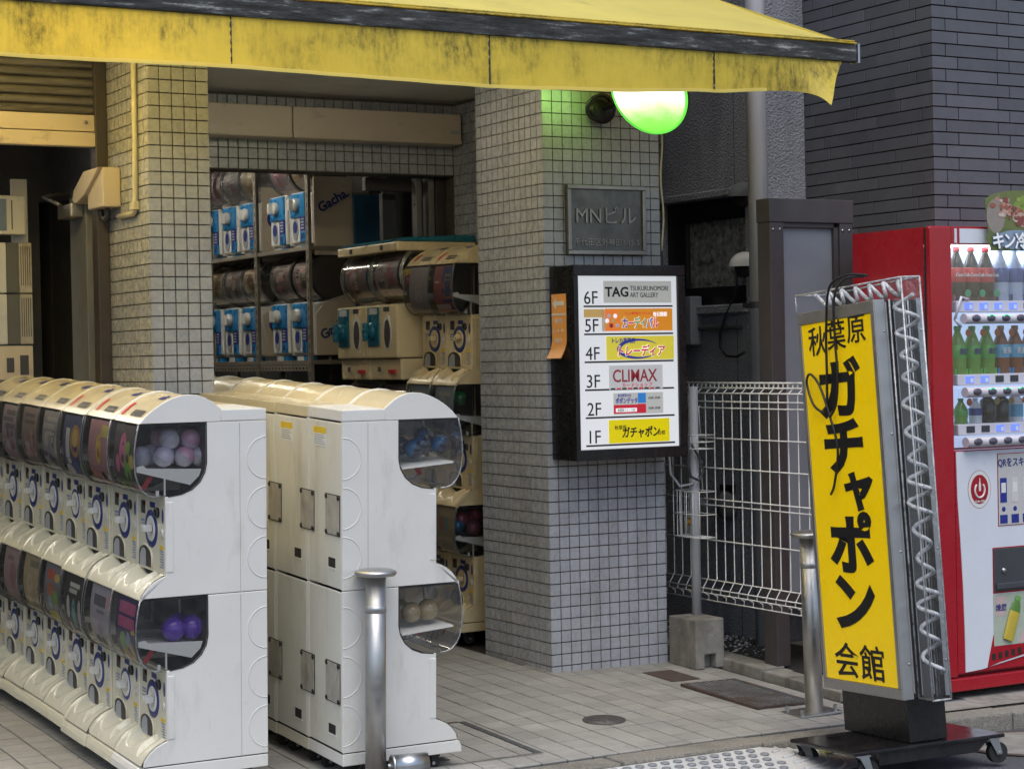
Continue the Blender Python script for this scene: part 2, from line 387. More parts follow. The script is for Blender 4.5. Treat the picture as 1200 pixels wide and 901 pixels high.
# --- pavement slab and its tiles
sl = MB()
xs = [-14, -6, -3, 0, 1.2, 3, 9]; ys = [-1.36, 0, 1.5, 8]
sl.grid(lambda u, v: (xs[round(u*6)], ys[round(v*3)], gz(xs[round(u*6)], ys[round(v*3)])-.005), 6, 3, sm=False)
pave = tag(sl.build('pavement', K['joint']), None, None, None, 'structure')
tile_me = bevel_tile('paving_tile', .0976, .0976, .012, .0012, K['paver'])
P = .1035; rest = MB(); near = 0
for i in range(-27, 18):
    for j in range(-4, 32):
        cx = -.535 + P*(i+.5); cy = -1.009 + P*(j+.5)
        if cy < -1.36+P*.45 or (cx > .73): continue
        if cy > .25 and cx > -.02: continue
        dz = random.uniform(-.0007, .0006)
        inner = (-1.10 < cx < .73 and cy < .12) or (-2.75 < cx < -2.17 and -.62 < cy < .35)
        if inner and near < 300:
            near += 1
            o = bpy.data.objects.new('paving_tile', tile_me); COL.objects.link(o); o.parent = pave
            r = slope_rot(cx, cy); o.location = (cx, cy, gz(cx, cy)+dz); o.rotation_euler = (r[0]+random.uniform(-.003, .003), r[1]+random.uniform(-.003, .003), 0)
        else:
            h = .0488; q = [(cx-h, cy-h), (cx+h, cy-h), (cx+h, cy+h), (cx-h, cy+h)]
            v = [(x, y, gz(x, y)+dz) for x, y in q] + [(x, y, gz(x, y)-.012) for x, y in q]
            rest.add(v, [(0,1,2,3), (0,4,5,1), (1,5,6,2), (2,6,7,3), (3,7,4,0)])
rt = rest.build('paving_tiles', K['paver_cells'], pave); rt['kind'] = 'stuff'
# edge strip of narrow tile along the kerb
for i in range(-27, 13):
    cx = -.535+P*(i+.5); y0 = -1.36; y1 = -1.009 - 3*P - .004
    if y1-y0 > .02:
        MB().box(-.0496, .0496, 0, y1-y0, -.012, 0).build('paving_tile', K['paver'], pave, .0014, 1, (cx, y0+.002, gz(cx, y0)), slope_rot(cx, y0))
# --- concrete apron on the right, under the vending machine
ap = MB().grid(lambda u, v: (.732+8*u, -1.36+1.66*v, gz(.732+8*u, -1.36+1.66*v)+.001), 8, 4, sm=False)
tag(ap.build('concrete_apron', K['concrete']), None, None, None, 'structure')
# --- kerb stones
kerb = tag(MB().box(-14, 9, -1.49, -1.365, -.45, -.22).build('kerb', K['kerb']), None, None, None, 'structure')
x = -6.0
while x < 5.5:
    ln = .6; xm = x+ln/2; z = gz(xm, -1.36)-.004+random.uniform(-.003, .003)
    MB().box(-ln/2+.003, ln/2-.003, -.062, .062, -.28, 0).build('kerb_stone', K['kerb'], kerb, .009, 2, (xm, -1.425, z), (0, math.atan(.016 if xm > 0 else 0), 0)); x += ln
# --- road
rd = MB()
ry = [-30, -8, -2.7, -2.1, -1.7, -1.40]
rd.grid(lambda u, v: (-20+40*u, ry[round(v*5)], roadz(max(-4, min(4, -20+40*u)), ry[round(v*5)])), 20, 5, sm=True)
tag(rd.build('road', K['asphalt']), None, None, None, 'structure')

# --- tiled pillars
tile_up = MB().box(-.0224, .0224, 0, .010, -.02275, .02275).build('tile', K['tile'], None, .0011, 1)
tile_up_me = tile_up.data; bpy.data.objects.remove(tile_up)
def tile_at(parent, x, y, z, rz=0):
    o = bpy.data.objects.new('tile', tile_up_me); COL.objects.link(o); o.parent = parent; o.location = (x, y+0, z)
    o.rotation_euler = (random.uniform(-.004, .004), 0, rz+random.uniform(-.004, .004)); return o
def tile_box(mb, x0, x1, y0, y1, z0, z1): mb.box(x0, x1, y0, y1, z0, z1)
def pillar(label, X0, X1, Y0, Y1, ncf, ncs, visible, base):
    t = thing('tiled_pillar', label, 'pillar', (X0, Y0, 0))
    W = X1-X0; D = Y1-Y0
    MB().box(.007, W-.007, .007, D-.002, base, 2.63).build('core', K['grout'], t)
    pf = W/ncf; ps = D/ncs; n = 0; st = MB()
    for k in range(-1, 52):
        z0 = .025+.05*k+.002; z1 = z0+.0455
        for c in range(ncf):
            cx = pf*(c+.5)
            if visible(X0+cx, z0) and n < 300:
                n += 1; tile_at(t, cx, 0, (z0+z1)/2)
            else: st.box(cx-.0224, cx+.0224, 0, .01, z0, z1)
        for c in range(ncs):
            cy = ps*(c+.5)
            st.box(0, .01, cy-ps/2+.002, cy+ps/2-.002, z0, z1)
            st.box(W-.01, W, cy-ps/2+.002, cy+ps/2-.002, z0, z1)
    o = st.build('side_tiles', K['tile_cells'], t); o['kind'] = 'stuff'
    return t
def vis2(x, z):
    if .03 < x < .56 and .91 < z+.02 < 1.69: return False
    if .13 < x < .47 and 1.80 < z < 2.02: return False
    return z < 2.46
pillar2 = pillar('wide pale tiled pillar carrying the lit floor directory and metal plaque', 0, .591, 0, .591, 12, 12, vis2, -.05)
pillar1 = pillar('narrow tiled pillar behind the capsule machines, tinted yellow under the awning', -1.735, -1.489, 0, .54, 5, 11, lambda x, z: 1.0 < z < 2.47, -.05)

# --- the shop building itself
bld = thing('shop_building', 'tiled shop building with a recessed entrance behind the pillars', 'building', (0, 1.5, 0))
def part(name, m, b, parent=bld, off=(0, -1.5, 0), bev=0):
    mb = MB()
    for q in b: mb.box(*q)
    return mb.build(name, m, parent, bev, 1, off)
part('soffit', K['soffit'], [(-8, .39, .0, 1.56, 2.62, 2.70), (.39, .591, .0, 1.56, 2.63, 2.70)])
part('upper_wall', K['tile_cells'], [(-8, .591, .0, .12, 2.70, 14), (.45, .591, .12, 6.6, 3.1, 14)])
part('roof_slab', K['soffit'], [(-8, 1.0, .12, 6.6, 2.95, 3.1)])
lint = part('lintel_wall', K['grout'], [(-1.49, .40, 1.557, 1.70, 2.257, 2.62)])
for k in range(7):
    for c in range(38):
        tile_at(bld, .39-.05*(c+.5), 1.55-1.5, 2.257+.003+.05*k+.0245) if .39-.05*(c+1) > -1.5 else None
ret = part('side_wall', K['grout'], [(.397, .591, .585, 1.75, -.03, 2.62)])
st = MB()
for k in range(-1, 52):
    for c in range(19):
        y = 1.55-.05*(c+1)
        if y < .592: continue
        st.box(.390, .40, y-.0+.002-1.5, y+.05-.002-1.5, .257-.25+.05*k+.002, .257-.25+.05*k+.048)
o = st.build('side_wall_tiles', K['tile_cells'], bld); o['kind'] = 'stuff'
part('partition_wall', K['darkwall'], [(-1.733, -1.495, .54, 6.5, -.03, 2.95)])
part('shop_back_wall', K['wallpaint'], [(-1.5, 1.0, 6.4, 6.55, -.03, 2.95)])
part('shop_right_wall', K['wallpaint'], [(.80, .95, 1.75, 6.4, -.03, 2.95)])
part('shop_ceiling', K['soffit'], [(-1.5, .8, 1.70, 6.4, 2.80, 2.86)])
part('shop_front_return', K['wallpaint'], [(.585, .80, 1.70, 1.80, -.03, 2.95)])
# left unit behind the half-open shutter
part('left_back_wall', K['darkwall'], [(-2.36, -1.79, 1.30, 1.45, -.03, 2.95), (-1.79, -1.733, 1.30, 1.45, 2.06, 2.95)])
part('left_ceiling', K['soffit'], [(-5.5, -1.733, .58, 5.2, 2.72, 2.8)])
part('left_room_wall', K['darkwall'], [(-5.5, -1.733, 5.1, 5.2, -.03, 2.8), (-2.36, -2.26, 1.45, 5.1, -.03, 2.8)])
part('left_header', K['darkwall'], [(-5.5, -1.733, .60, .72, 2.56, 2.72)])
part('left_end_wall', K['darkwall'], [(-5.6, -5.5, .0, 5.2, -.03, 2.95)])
# steel door frame on the right of the entrance
df = thing('entrance_door_frame', 'dull steel sliding door frame inside the tiled entrance', 'door frame', (.3, 1.66, .03))
for a in ((-.068, -.035, 0, .05), (-.005, .030, -.012, .05)):
    MB().box(a[0], a[1], a[2], a[3], 0, 2.225).build('steel_post', K['steelframe'], df, .003)
MB().box(.034, .088, -.02, .03, 0, 2.22).build('door_panel', K['brown'], df, .003)
MB().box(-.32, .088, .06, .10, 2.16, 2.225).build('head_rail', K['brown'], df, .003)
MB().box(-.16, -.085, .20, .24, 0, 2.16).build('dark_panel', K['darkwall'], df, .003)
# long beige case above the entrance
ca = thing('shutter_case', 'long beige metal case with peeling paint above the entrance', 'shutter case', (.37, 1.55, 2.40))
for a, b in ((-1.86, -.905), (-.900, 0)):
    MB().box(a, b, -.13, -.002, 0, .150).build('case_section', K['case'], ca, .006)
for a, b in ((-1.86, -.905), (-.900, 0)):
    MB().box(a, b, -.136, -.131, .004, .018).build('lip', K['case'], ca, .001)
MB().box(-.06, -.012, -.1325, -.1302, .05, .068).build('label_plate', K['greyp'], ca)

# --- neighbour: grey stucco building with a dark window
nb = thing('stucco_building', 'grey rough-rendered building down the alley with a dark window', 'building', (1.25, .2, 0))
def npart(name, m, b, bev=0):
    mb = MB()
    for q in b: mb.box(*q)
    return mb.build(name, m, nb, bev, 1)
npart('wall', K['stucco'], [(0, .32, 0, .07, -.2, 6), (0, .3, .07, 6, -.2, 1.575), (0, .3, .07, 6, 2.083, 6), (0, .3, .76, 6, 1.575, 2.083)])
wf = npart('window', K['black'], [(.03, .07, .07, .76, 1.575, 1.66), (.03, .07, .07, .76, 1.985, 2.083), (.03, .07, .07, .10, 1.66, 1.985), (.03, .07, .60, .76, 1.66, 1.985)], .004)
wp = MB().box(.055, .061, .10, .60, 1.66, 1.985).build('pane', K['pane'], wf)
MB().box(.10, .12, .07, .76, 1.58, 2.08).build('reflection_backing', K['gwhite'], wf)  # pale sheet added behind the pane to imitate reflected sky
npart('window_head', K['stucco'], [(-.02, .03, .05, .80, 2.085, 2.12)], .004)
npart('window_sill', K['stucco'], [(-.035, .03, .05, .80, 1.53, 1.573)], .006)
npart('ledge', K['darkwall'], [(-.03, 0, .1, 5, 1.455, 1.475)], .004)
npart('vertical_joint', K['darkwall'], [(-.0015, .001, .145, .149, 0, 1.5), (-.0015, .001, .145, .149, 2.12, 6)])
# --- neighbour: dark brick building
bb = thing('brick_building', 'charcoal brick building corner rising behind the vending machine', 'building', (1.55, -.695, 0))
MB().box(.012, 3.2, .012, 6, -.2, 6).build('wall_core', K['brick_joint'], bb)
BP, BL = .0545, .300
bmes = {}
def brick_me(ln):
    k = round(ln, 3)
    if k not in bmes:
        o = MB().box(0, k-.005, 0, .018, -.0247, .0247).build('brick', K['brick'], None, .0012, 1); bmes[k] = o.data; bpy.data.objects.remove(o)
    return bmes[k]
far = MB()
offs = [0, .118, .059, .177]
for r_ in range(0, 70):
    z = 1.0+BP*r_; 
    big = 1.70 < z < 2.95
    o1 = offs[0] if r_ % 2 == 0 else .055
    x = 0.0; first = True
    while x < 1.2:
        ln = (.078 if r_ % 2 == 0 else .147) if first else BL
        first = False
        if big and x < .75:
            o = bpy.data.objects.new('brick', brick_me(ln)); COL.objects.link(o); o.parent = bb; o.location = (x, random.uniform(0, .0015), z); o.rotation_euler = (random.uniform(-.006, .006), 0, random.uniform(-.004, .004))
        else: far.box(x, x+ln-.005, 0, .018, z-.0247, z+.0247)
        x += ln
    y = 0.019; first = True; st0 = [.06, .24, .13, .20, .09][(r_*3) % 5]
    while y < .90:
        ln = (st0 if first else .300); first = False; ln = min(ln, .90-y)
        if ln < .012: break
        if big:
            o = bpy.data.objects.new('brick', brick_me(ln)); COL.objects.link(o); o.parent = bb; o.location = (random.uniform(0, .0015), y+ln-.005, z); o.rotation_euler = (random.uniform(-.006, .006), 0, R(-90)+random.uniform(-.004, .004))
        else: far.box(0, .018, y, y+ln-.005, z-.0247, z+.0247)
        y += ln
o = far.build('upper_bricks', K['brick'], bb); o['kind'] = 'stuff'

# --- gravel strip and its low kerb
gs = MB()
for i in range(2600):
    x = random.uniform(.84, 1.25); y = random.uniform(-.62, 1.6); s = random.uniform(.007, .015)
    z = gz(x, y)+random.uniform(.0, .02); e = Euler((random.random()*6, random.random()*6, random.random()*6)).to_matrix()
    q = [Vector(a) for a in ((1,0,0),(-1,0,0),(0,.8,0),(0,-.8,0),(0,0,.6),(0,0,-.6))]
    gs.add([e @ (a*s*random.uniform(.75, 1.15)) + Vector((x, y, z)) for a in q], [(0,2,4),(2,1,4),(1,3,4),(3,0,4),(2,0,5),(1,2,5),(3,1,5),(0,3,5)])
tag(gs.build('gravel', K['gravel']), 'loose dark grey gravel along the alley wall', 'gravel', None, 'stuff')
tag(MB().box(.83, 1.30, -.66, 4, -.12, .004).build('gravel_bed', K['kick']), None, None, None, 'structure')
lk = tag(MB().box(.735, .845, -.68, 3, -.2, -.06).build('alley_kerb', K['concrete']), None, None, None, 'structure')
y = 2.5
for ln in (.6, .6, .6, .6, .6, .18):
    y -= ln
    zc = gz(.79, y+ln/2)+.034
    MB().box(.728, .85, 0, ln-.004, -.12, 0).build('kerb_stone', K['concrete'], lk, .006, 2, (0, y, zc), (math.atan(.03), 0, 0))
MB().box(.728, .86, -.34, -.004, -.12, 0).build('kerb_stone', K['concrete'], lk, .006, 2, (0, -.68, gz(.79, -.7)+.036), (math.atan(.03), 0, 0))
MB().box(.845, 1.30, -.10, 0, -.12, 0).build('kerb_stone', K['concrete'], lk, .006, 2, (0, -.62, gz(.9, -.62)+.026))

# ================================================================== STREET FRONT THINGS
# --- yellow awning
aw = thing('awning', 'mould-stained yellow fabric awning over the shop front', 'awning', (0, -1.0, 2.305))
XL, XR = -6.0, .864
def canopy(u, v):
    x = XL+(XR-XL)*u; y = .98*v-.005; z = .262+.365*y - .035*math.sin(math.pi*v)*(.6+.4*math.sin(x*9.0))*.35
    return (x, y, z)
MB().grid(canopy, 80, 8).build('canopy', K['canopy'], aw)
MB().grid(lambda u, v: (XR-.003, .98*u, .20+(.062+.365*.98*u)*v), 8, 4).build('end_panel', K['canopy'], aw)
MB().box(XL, XR, -.022, .020, .188, .258).build('front_bar', K['bar'], aw, .006)
MB().box(XR+.001, XR+.012, -.027, .024, .182, .262).build('bar_end_cap', K['zinc'], aw, .003)
for zz in (.263, .273):
    MB().box(XL, XR-.004, -.026+(.012 if zz > .27 else 0), -.004, zz-.003, zz+.002).build('fabric_edge', K['valance'], aw, .001)
HEM = [(-9, .012), (-2.55, .013), (-1.79, .018), (-.81, .004), (-.35, .014), (.17, .037), (.44, .054), (.60, .058), (.9, .058)]
def hem(x):
    for (a, za), (b, zb_) in zip(HEM, HEM[1:]):
        if a <= x <= b:
            t = (x-a)/(b-a); t = t*t*(3-2*t); return za+(zb_-za)*t
    return .012
def valance(x0, x1, last):
    def f(u, v):
        x = x0+(x1-x0)*u; hz_ = hem(x); z = hz_+(.188-hz_)*v
        y = -.012 + .006*math.sin(x*7.3)*(1-v) + .003*math.sin(x*31+2)*(1-v)
        # puckers next to the sewn seams
        e = (u if last else min(u, 1-u))*(x1-x0); y += .004*math.exp(-e/.02)*math.sin(v*40)
        if last:
            t = max(0, (u-.50)/.50); y -= .10*t**2.0*(1-v)**1.1; z -= .064*t**2.6*(1-v)**1.3; x -= .145*t**2*(1-v)
            y += .010*math.sin(v*5+u*4)*t*(1-v)
        return (x, y, z)
    return f
seams = [-6.0, -5.7, -4.73, -3.75, -2.77, -1.787, -.806, .173, .797]
for k in range(len(seams)-1):
    n = 28
    MB().grid(valance(seams[k]+.0015, seams[k+1]-.0015, k == len(seams)-2), n, 12).build('valance', K['valance'], aw)
    if k: MB().box(seams[k]-.0025, seams[k]+.0025, -.0145, -.010, hem(seams[k])+.01, .186).build('seam', K['bar'], aw)
MB().grid(lambda u, v: (XL+(.42-XL)*u, -.0165+.006*math.sin((XL+(.42-XL)*u)*7.3)+.003*math.sin((XL+(.42-XL)*u)*31+2), hem(XL+(.42-XL)*u)-.003+.013*v), 160, 2).build('hem', K['canopy'], aw)
for x in (-4.5, -2.4, -.6, .75):
    MB().tube([(x, .0, .22), (x, .97, .565)], .012, 8).build('arm', K['zinc'], aw)

# --- green round lamp on a bracket
lp = thing('round_lamp', 'glowing green round wall lamp half hidden under the awning', 'lamp', (.279, -.02, 2.40))
MB().lathe([(0, 0), (.062, 0), (.066, .01), (.066, .022), (.05, .03), (.02, .036), (0, .036)], 28, Matrix.Rotation(R(90), 4, 'X')).build('wall_plate', K['black'], lp)
MB().tube([(0.0, -.03, 0), (.02, -.12, .02), (.045, -.23, .07)], .014, 10).build('arm', K['black'], lp)
MB().tube([(-.03+.06*math.cos(t), -.04-.02*math.sin(t), .05*math.sin(t)) for t in [i*.45 for i in range(14)]], .008, 8).build('bracket_ring', K['black'], lp)
hd = Vector((-.95, -.38, -.52)).normalized()
q = hd.to_track_quat('Z', 'Y').to_matrix().to_4x4(); q.translation = Vector((.062, -.30, .040))
MB().lathe([(0, -.075), (.06, -.07), (.12, -.05), (.178, -.012), (.186, 0), (.186, .012), (.178, .015)], 40, q).build('housing', K['black'], lp)
MB().lathe([(.179, .004), (.185, .010), (.185, .018), (.176, .021)], 40, q).build('rim', emit('green_rim', (.18, 1.0, .10), .55), lp)
def lens_mat():
    m, nt, N, L, b = nodes('green_lens')
    tc = N.new('ShaderNodeTexCoord').outputs['Object']
    sx = N.new('ShaderNodeSeparateXYZ'); L.new(tc, sx.inputs[0])
    n = nz(N, L, 9, 4, .6, vec=tc)
    a = N.new('ShaderNodeMath'); a.operation = 'MULTIPLY_ADD'; L.new(n, a.inputs[0]); a.inputs[1].default_value = .10; L.new(sx.outputs['Z'], a.inputs[2])
    a2 = N.new('ShaderNodeMath'); L.new(a.outputs[0], a2.inputs[0]); a2.inputs[1].default_value = .2
    c = ramp(N, L, a2.outputs[0], [(.10, (.20, .85, .07)), (.17, (.34, .95, .16)), (.215, (.72, 1.0, .52)), (.26, (1, 1, .90))])
    s = ramp(N, L, a2.outputs[0], [(.10, .50), (.19, .66), (.27, 1.0)])
    L.new(c, b.inputs['Emission Color']); L.new(s, b.inputs['Emission Strength']); L.new(c, b.inputs['Base Color']); b.inputs['Roughness'].default_value = .2
    return m
MB().lathe([(.178, .014), (.13, .028), (.08, .036), (.03, .040), (0.0, .0405)], 40, q).build('lens', lens_mat(), lp)
gl = bpy.data.lights.new('green_lamp_light', 'SPOT'); gl.spot_size = R(140); gl.spot_blend = .9; gl.energy = 1.15; gl.color = (.40, 1.0, .16); gl.shadow_soft_size = .05
glo = bpy.data.objects.new('lamp_light', gl); COL.objects.link(glo); glo.parent = lp; glo.location = (-.215, -.16, .05); glo.rotation_euler = (R(90), 0, 0)
MB().tube([(.235, -.16, .06), (.30, -.12, .10), (.40, -.05, .17)], .003, 6).build('stay_wire', K['wire'], lp)
cb = MB().tube([(.60+.006*math.sin(i*.9), -.006, 2.36-.047*i) for i in range(13)], .0045, 6)
tag(cb.build('hanging_cable', K['conduit']), 'pale cable hanging down the edge of the wide pillar', 'cable')

# --- metal plaque
pq = thing('building_plaque', 'weathered metal plaque with raised building name on the pillar', 'plaque', (.104, 0, 1.775))
MB().box(0, .397, -.018, -.001, 0, .297).build('plate', K['plaque'], pq, .003)
for b_ in ((0, .397, 0, .018), (0, .397, .279, .297)): MB().box(b_[0], b_[1], -.030, -.0185, b_[2], b_[3]).build('frame_bar', K['plaque_hi'], pq, .003)
for b_ in ((0, .018), (.379, .397)): MB().box(b_[0], b_[1], -.030, -.0185, .0185, .2785).build('frame_bar', K['plaque_hi'], pq, .003)
text('lettering', 'MNビル', .088, K['plaque_hi'], pq, (.195, -.0185, .172), bold=0, depth=.006)
text('lettering', '千代田区外神田3-15-5', .0345, K['plaque_hi'], pq, (.198, -.0185, .055), bold=0, depth=.003)

# --- lit floor directory
dr = thing('floor_directory', 'black box floor directory with backlit white face on the pillar', 'sign', (.02, 0, .905))
W, H = .560, .817
MB().box(0, W, -.185, -.001, 0, H).build('housing', K['blackmat'], dr, .004)
for b_ in ((0, W, 0, .045), (0, W, H-.045, H)): MB().box(b_[0], b_[1], -.202, -.1855, b_[2], b_[3]).build('frame_bar', K['blackmat'], dr, .003)
for b_ in ((0, .022), (W-.040, W)): MB().box(b_[0], b_[1], -.202, -.1855, .0455, H-.0455).build('frame_bar', K['blackmat'], dr, .003)
lit = emit('lit_white_face', (.93, .96, 1.0), .34); lit.node_tree.nodes['Principled BSDF'].inputs['Base Color'].default_value = (.5, .5, .5, 1)
MB().box(.0225, W-.0405, -.192, -.1856, .0457, H-.0457).build('lit_face', lit, dr)
def pm(name, col, e=.24): return emit(name, col, e)
YF = -.1925
ink = mat('ink_black', (.01,.01,.012), .5); K['ink'] = ink
RH = .1165
pl_w = pm('poster_pale', (.52,.52,.48)); pl_o = pm('poster_orange', (.85,.30,.02)); pl_y = pm('poster_yellow', (.78,.66,.06)); pl_g = pm('poster_grey', (.55,.55,.55)); pl_1 = pm('poster_bright_yellow', (.80,.66,.0)); pl_t = pm('poster_tan', (.60,.38,.12)); pl_s = pm('poster_rose', (.55,.42,.38))
p_red = pm('sign_red', (.60,.02,.04), .25); p_nav = pm('sign_navy', (.03,.04,.30), .25); p_blu = pm('sign_blue', (.03,.22,.60), .25); p_grn = pm('sign_green', (.02,.32,.10), .25); p_wht = pm('sign_white', (.85,.85,.85), .45); p_dred = pm('sign_dark_red', (.30,.03,.04), .2)
for k in range(6):
    zb = .062+RH*k
    MB().box(.052, W-.062, -.1935, -.1921, zb-.004, zb+.003).build('divider_line', ink, dr)
    text('floor_number', '%dF' % (k+1), .078, ink, dr, (.088+.003*(5-k)*.6, YF, zb+.036), bold=0, sx=.95)
def card(x0, x1, z0, z1, m, name='panel'): return MB().box(x0, x1, -.1941, -.1922, z0, z1).build(name, m, dr)
YT = -.1946
z = .062
c = card(.165, .470, z+.006, z+.104, pl_1); text('lettering', 'ガチャポン', .048, ink, dr, (.325, YT, z+.050), bold=.026, shear=.12, sx=.80); text('lettering', '秋葉原', .020, ink, dr, (.222, YT, z+.072)); text('lettering', '会館', .020, ink, dr, (.428, YT, z+.044))
z += RH
card(.190, .440, z+.010, z+.100, pl_w)
card2 = MB().box(.190, .312, -.1948, -.1942, z+.014, z+.050).build('panel', p_red, dr); MB().box(.200, .305, -.1954, -.1949, z+.020, z+.036).build('panel', p_wht, dr)
MB().box(.312, .352, -.1948, -.1942, z+.056, z+.098).build('panel', p_blu, dr); MB().box(.312, .352, -.1948, -.1942, z+.014, z+.052).build('panel', p_red, dr)
text('lettering', 'ポポンデッタ', .026, p_nav, dr, (.255, -.1945, z+.068), bold=.025, sx=.72); text('lettering', '鉄道模型の店', .014, p_nav, dr, (.245, -.1945, z+.090), sx=.8); text('lettering', '秋葉原リユース店', .013, ink, dr, (.252, -.1957, z+.028), sx=.85)
text('lettering', '10:00–20:00', .014, ink, dr, (.395, -.1945, z+.076), sx=.9); text('lettering', '10:00–20:00', .014, ink, dr, (.395, -.1945, z+.033), sx=.9)
z += RH
card(.170, .440, z-.002, z+.100, pl_g); text('lettering', 'CLIMAX', .074, p_dred, dr, (.300, YT, z+.056), bold=.012, sx=.84); text('lettering', 'カードショップ', .020, p_red, dr, (.310, YT, z+.016), bold=.01, spacing=1.2)
for k in range(9): MB().box(.178+.028*k, .200+.028*k, -.1948, -.1943, z-.001, z+.005).build('print_mark', [ink, p_red][k % 2], dr)
z += RH
card(.160, .500, z+.006, z+.106, pl_y)
sw = MB(); sw.grid(lambda u, v: (.33+(.098+.020*v*math.sin(math.pi*u))*math.cos(.5+5.2*u), -.1946, z+.052+(.034+.014*v*math.sin(math.pi*u))*math.sin(.5+5.2*u)), 32, 1); sw.build('swoosh', p_nav, dr)
text('lettering', 'トレーディア', .050, p_wht, dr, (.335, -.1953, z+.045), bold=.062, shear=.15, sx=.82); text('lettering', 'トレーディア', .050, p_red, dr, (.335, -.1966, z+.045), bold=.022, shear=.15, sx=.82); text('lettering', 'トレカ専門店', .024, p_nav, dr, (.245, -.1953, z+.088), bold=.02, sx=.85)
z += RH
card(.155, .495, z+.012, z+.106, pl_o); card(.052, .150, z+.070, z+.104, pl_t); card(.140, .225, z+.012, z+.102, pl_s)
for i, (ch, m_) in enumerate(zip('カーディバル', (p_nav, p_red, p_grn, p_grn, p_blu, p_red))):
    text('lettering', ch, .050, p_wht, dr, (.252+.031*i, -.1953, z+.046), bold=.05, sx=.70); text('lettering', ch, .050, m_, dr, (.252+.031*i, -.1966, z+.046), bold=.018, sx=.70)
text('lettering', 'トレカ専門店カーディバル', .012, p_red, dr, (.325, YT, z+.086)); text('lettering', '毎日開催', .020, p_wht, dr, (.432, YT, z+.082), bold=.03, sx=.9)
for i in range(7): MB().lathe([(0, .0005), (.009, .0003), (.010, 0)], 10, Matrix.Translation((.155+.010*(i % 7), -.1946-.0002*i, z+.035+.02*(i % 3))) @ Matrix.Rotation(R(90), 4, 'X')).build('figure', [pl_t, p_wht, pl_s, p_dred][i % 4], dr)
z += RH
card(.150, .492, z+.014, z+.106, pl_w); text('lettering', 'TAG', .056, ink, dr, (.215, YT, z+.060), bold=.025, sx=1.05); text('lettering', 'TSUKURUNOMORI', .0285, ink, dr, (.282, YT, z+.074), align='LEFT', sx=.80); text('lettering', 'ART GALLERY', .0285, ink, dr, (.282, YT, z+.046), align='LEFT', sx=.80)
# peeling orange notice on the side of the box
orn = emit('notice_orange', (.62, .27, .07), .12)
def notice(u, v):
    y = -.155+.115*u*1.0; zz = .515+.215*(v); t = max(0, .25-v)/.25
    return (-.0015-.028*t**1.6-.002*math.sin(v*3), -y-.185+.0, zz-.02*t)
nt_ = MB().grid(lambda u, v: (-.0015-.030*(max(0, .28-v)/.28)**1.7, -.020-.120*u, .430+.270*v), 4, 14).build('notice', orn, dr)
ar = MB(); 
ar.add([(-.003, -.030, .660), (-.003, -.060, .685), (-.003, -.060, .669), (-.003, -.125, .669), (-.003, -.125, .651), (-.003, -.060, .651), (-.003, -.060, .635)], [(0,1,2,3,4,5,6)])
ar.build('arrow', K['paper'], dr); MB().box(-.0034, -.0022, -.135, -.022, .610, .618).build('notice_line', K['paper'], dr)
for i, s_ in enumerate(('館内奥', 'エレベーター', '階段上')): text('lettering', s_, .023 if i != 1 else .018, K['paper'], dr, (-.0032 if i < 2 else -.006, -.080, .588-.042*i), FACE_W, sx=.9)

# --- stainless bollards
def bollard(label, x, y, h, tilt, plate):
    t = thing('bollard', label, 'bollard', (x, y, gz(x, y)), tilt)
    MB().cyl((0,0,0), (0,0,h-.02), .0345, n=40).build('post', K['steel'], t)
    MB().cyl((0,0,h*.805), (0,0,h*.838), .0355, n=40).build('reflective_band', K['alu'], t)
    MB().lathe([(0, h-.022), (.040, h-.022), (.064, h-.018), (.070, h-.010), (.068, h-.003), (.05, h+.003), (0, h+.005)], 40).build('cap', K['steel'], t)
    if plate:
        MB().box(-.11, .09, -.06, .08, -.002, .008).build('base_plate', K['steel'], t, .002)
        for bx, by in ((-.085, -.035), (.07, -.04), (-.085, .06), (.07, .06)): MB().cyl((bx, by, .008), (bx, by, .03), .008, n=6, sm=False).build('bolt', K['zinc'], t)
    return t
bollard('stainless steel bollard standing in front of the white machine backs', -1.468, -1.345, .705, (R(.6), R(.9), 0), False)
bollard('stainless steel bollard bolted to a plate beside the yellow sign', .49, -1.155, .70, (R(.4), R(-1.6), 0), True)
rl = thing('stainless_drum', 'short stainless tube lying with its bolted end cap at the bollard foot', 'steel tube', (-1.415, -1.37, .014), (0, 0, R(-10)))
MB().box(.02, .095, -.02, .02, -.064, -.030).build('foot', K['iron'], rl, .003)
MB().cyl((0,0,0), (.115,0,0), .036, n=36).build('tube', K['zinc'], rl)
MB().lathe([(.037, .0), (.037, .006), (.030, .008), (.026, .003), (.012, .003), (.011, .010), (0, .011)], 30, Matrix.Rotation(R(-90), 4, 'Y')).build('end_cap', K['steel'], rl)
MB().cyl((-.010,0,0), (-.018,0,0), .008, n=6, sm=False).build('bolt', K['zinc'], rl)

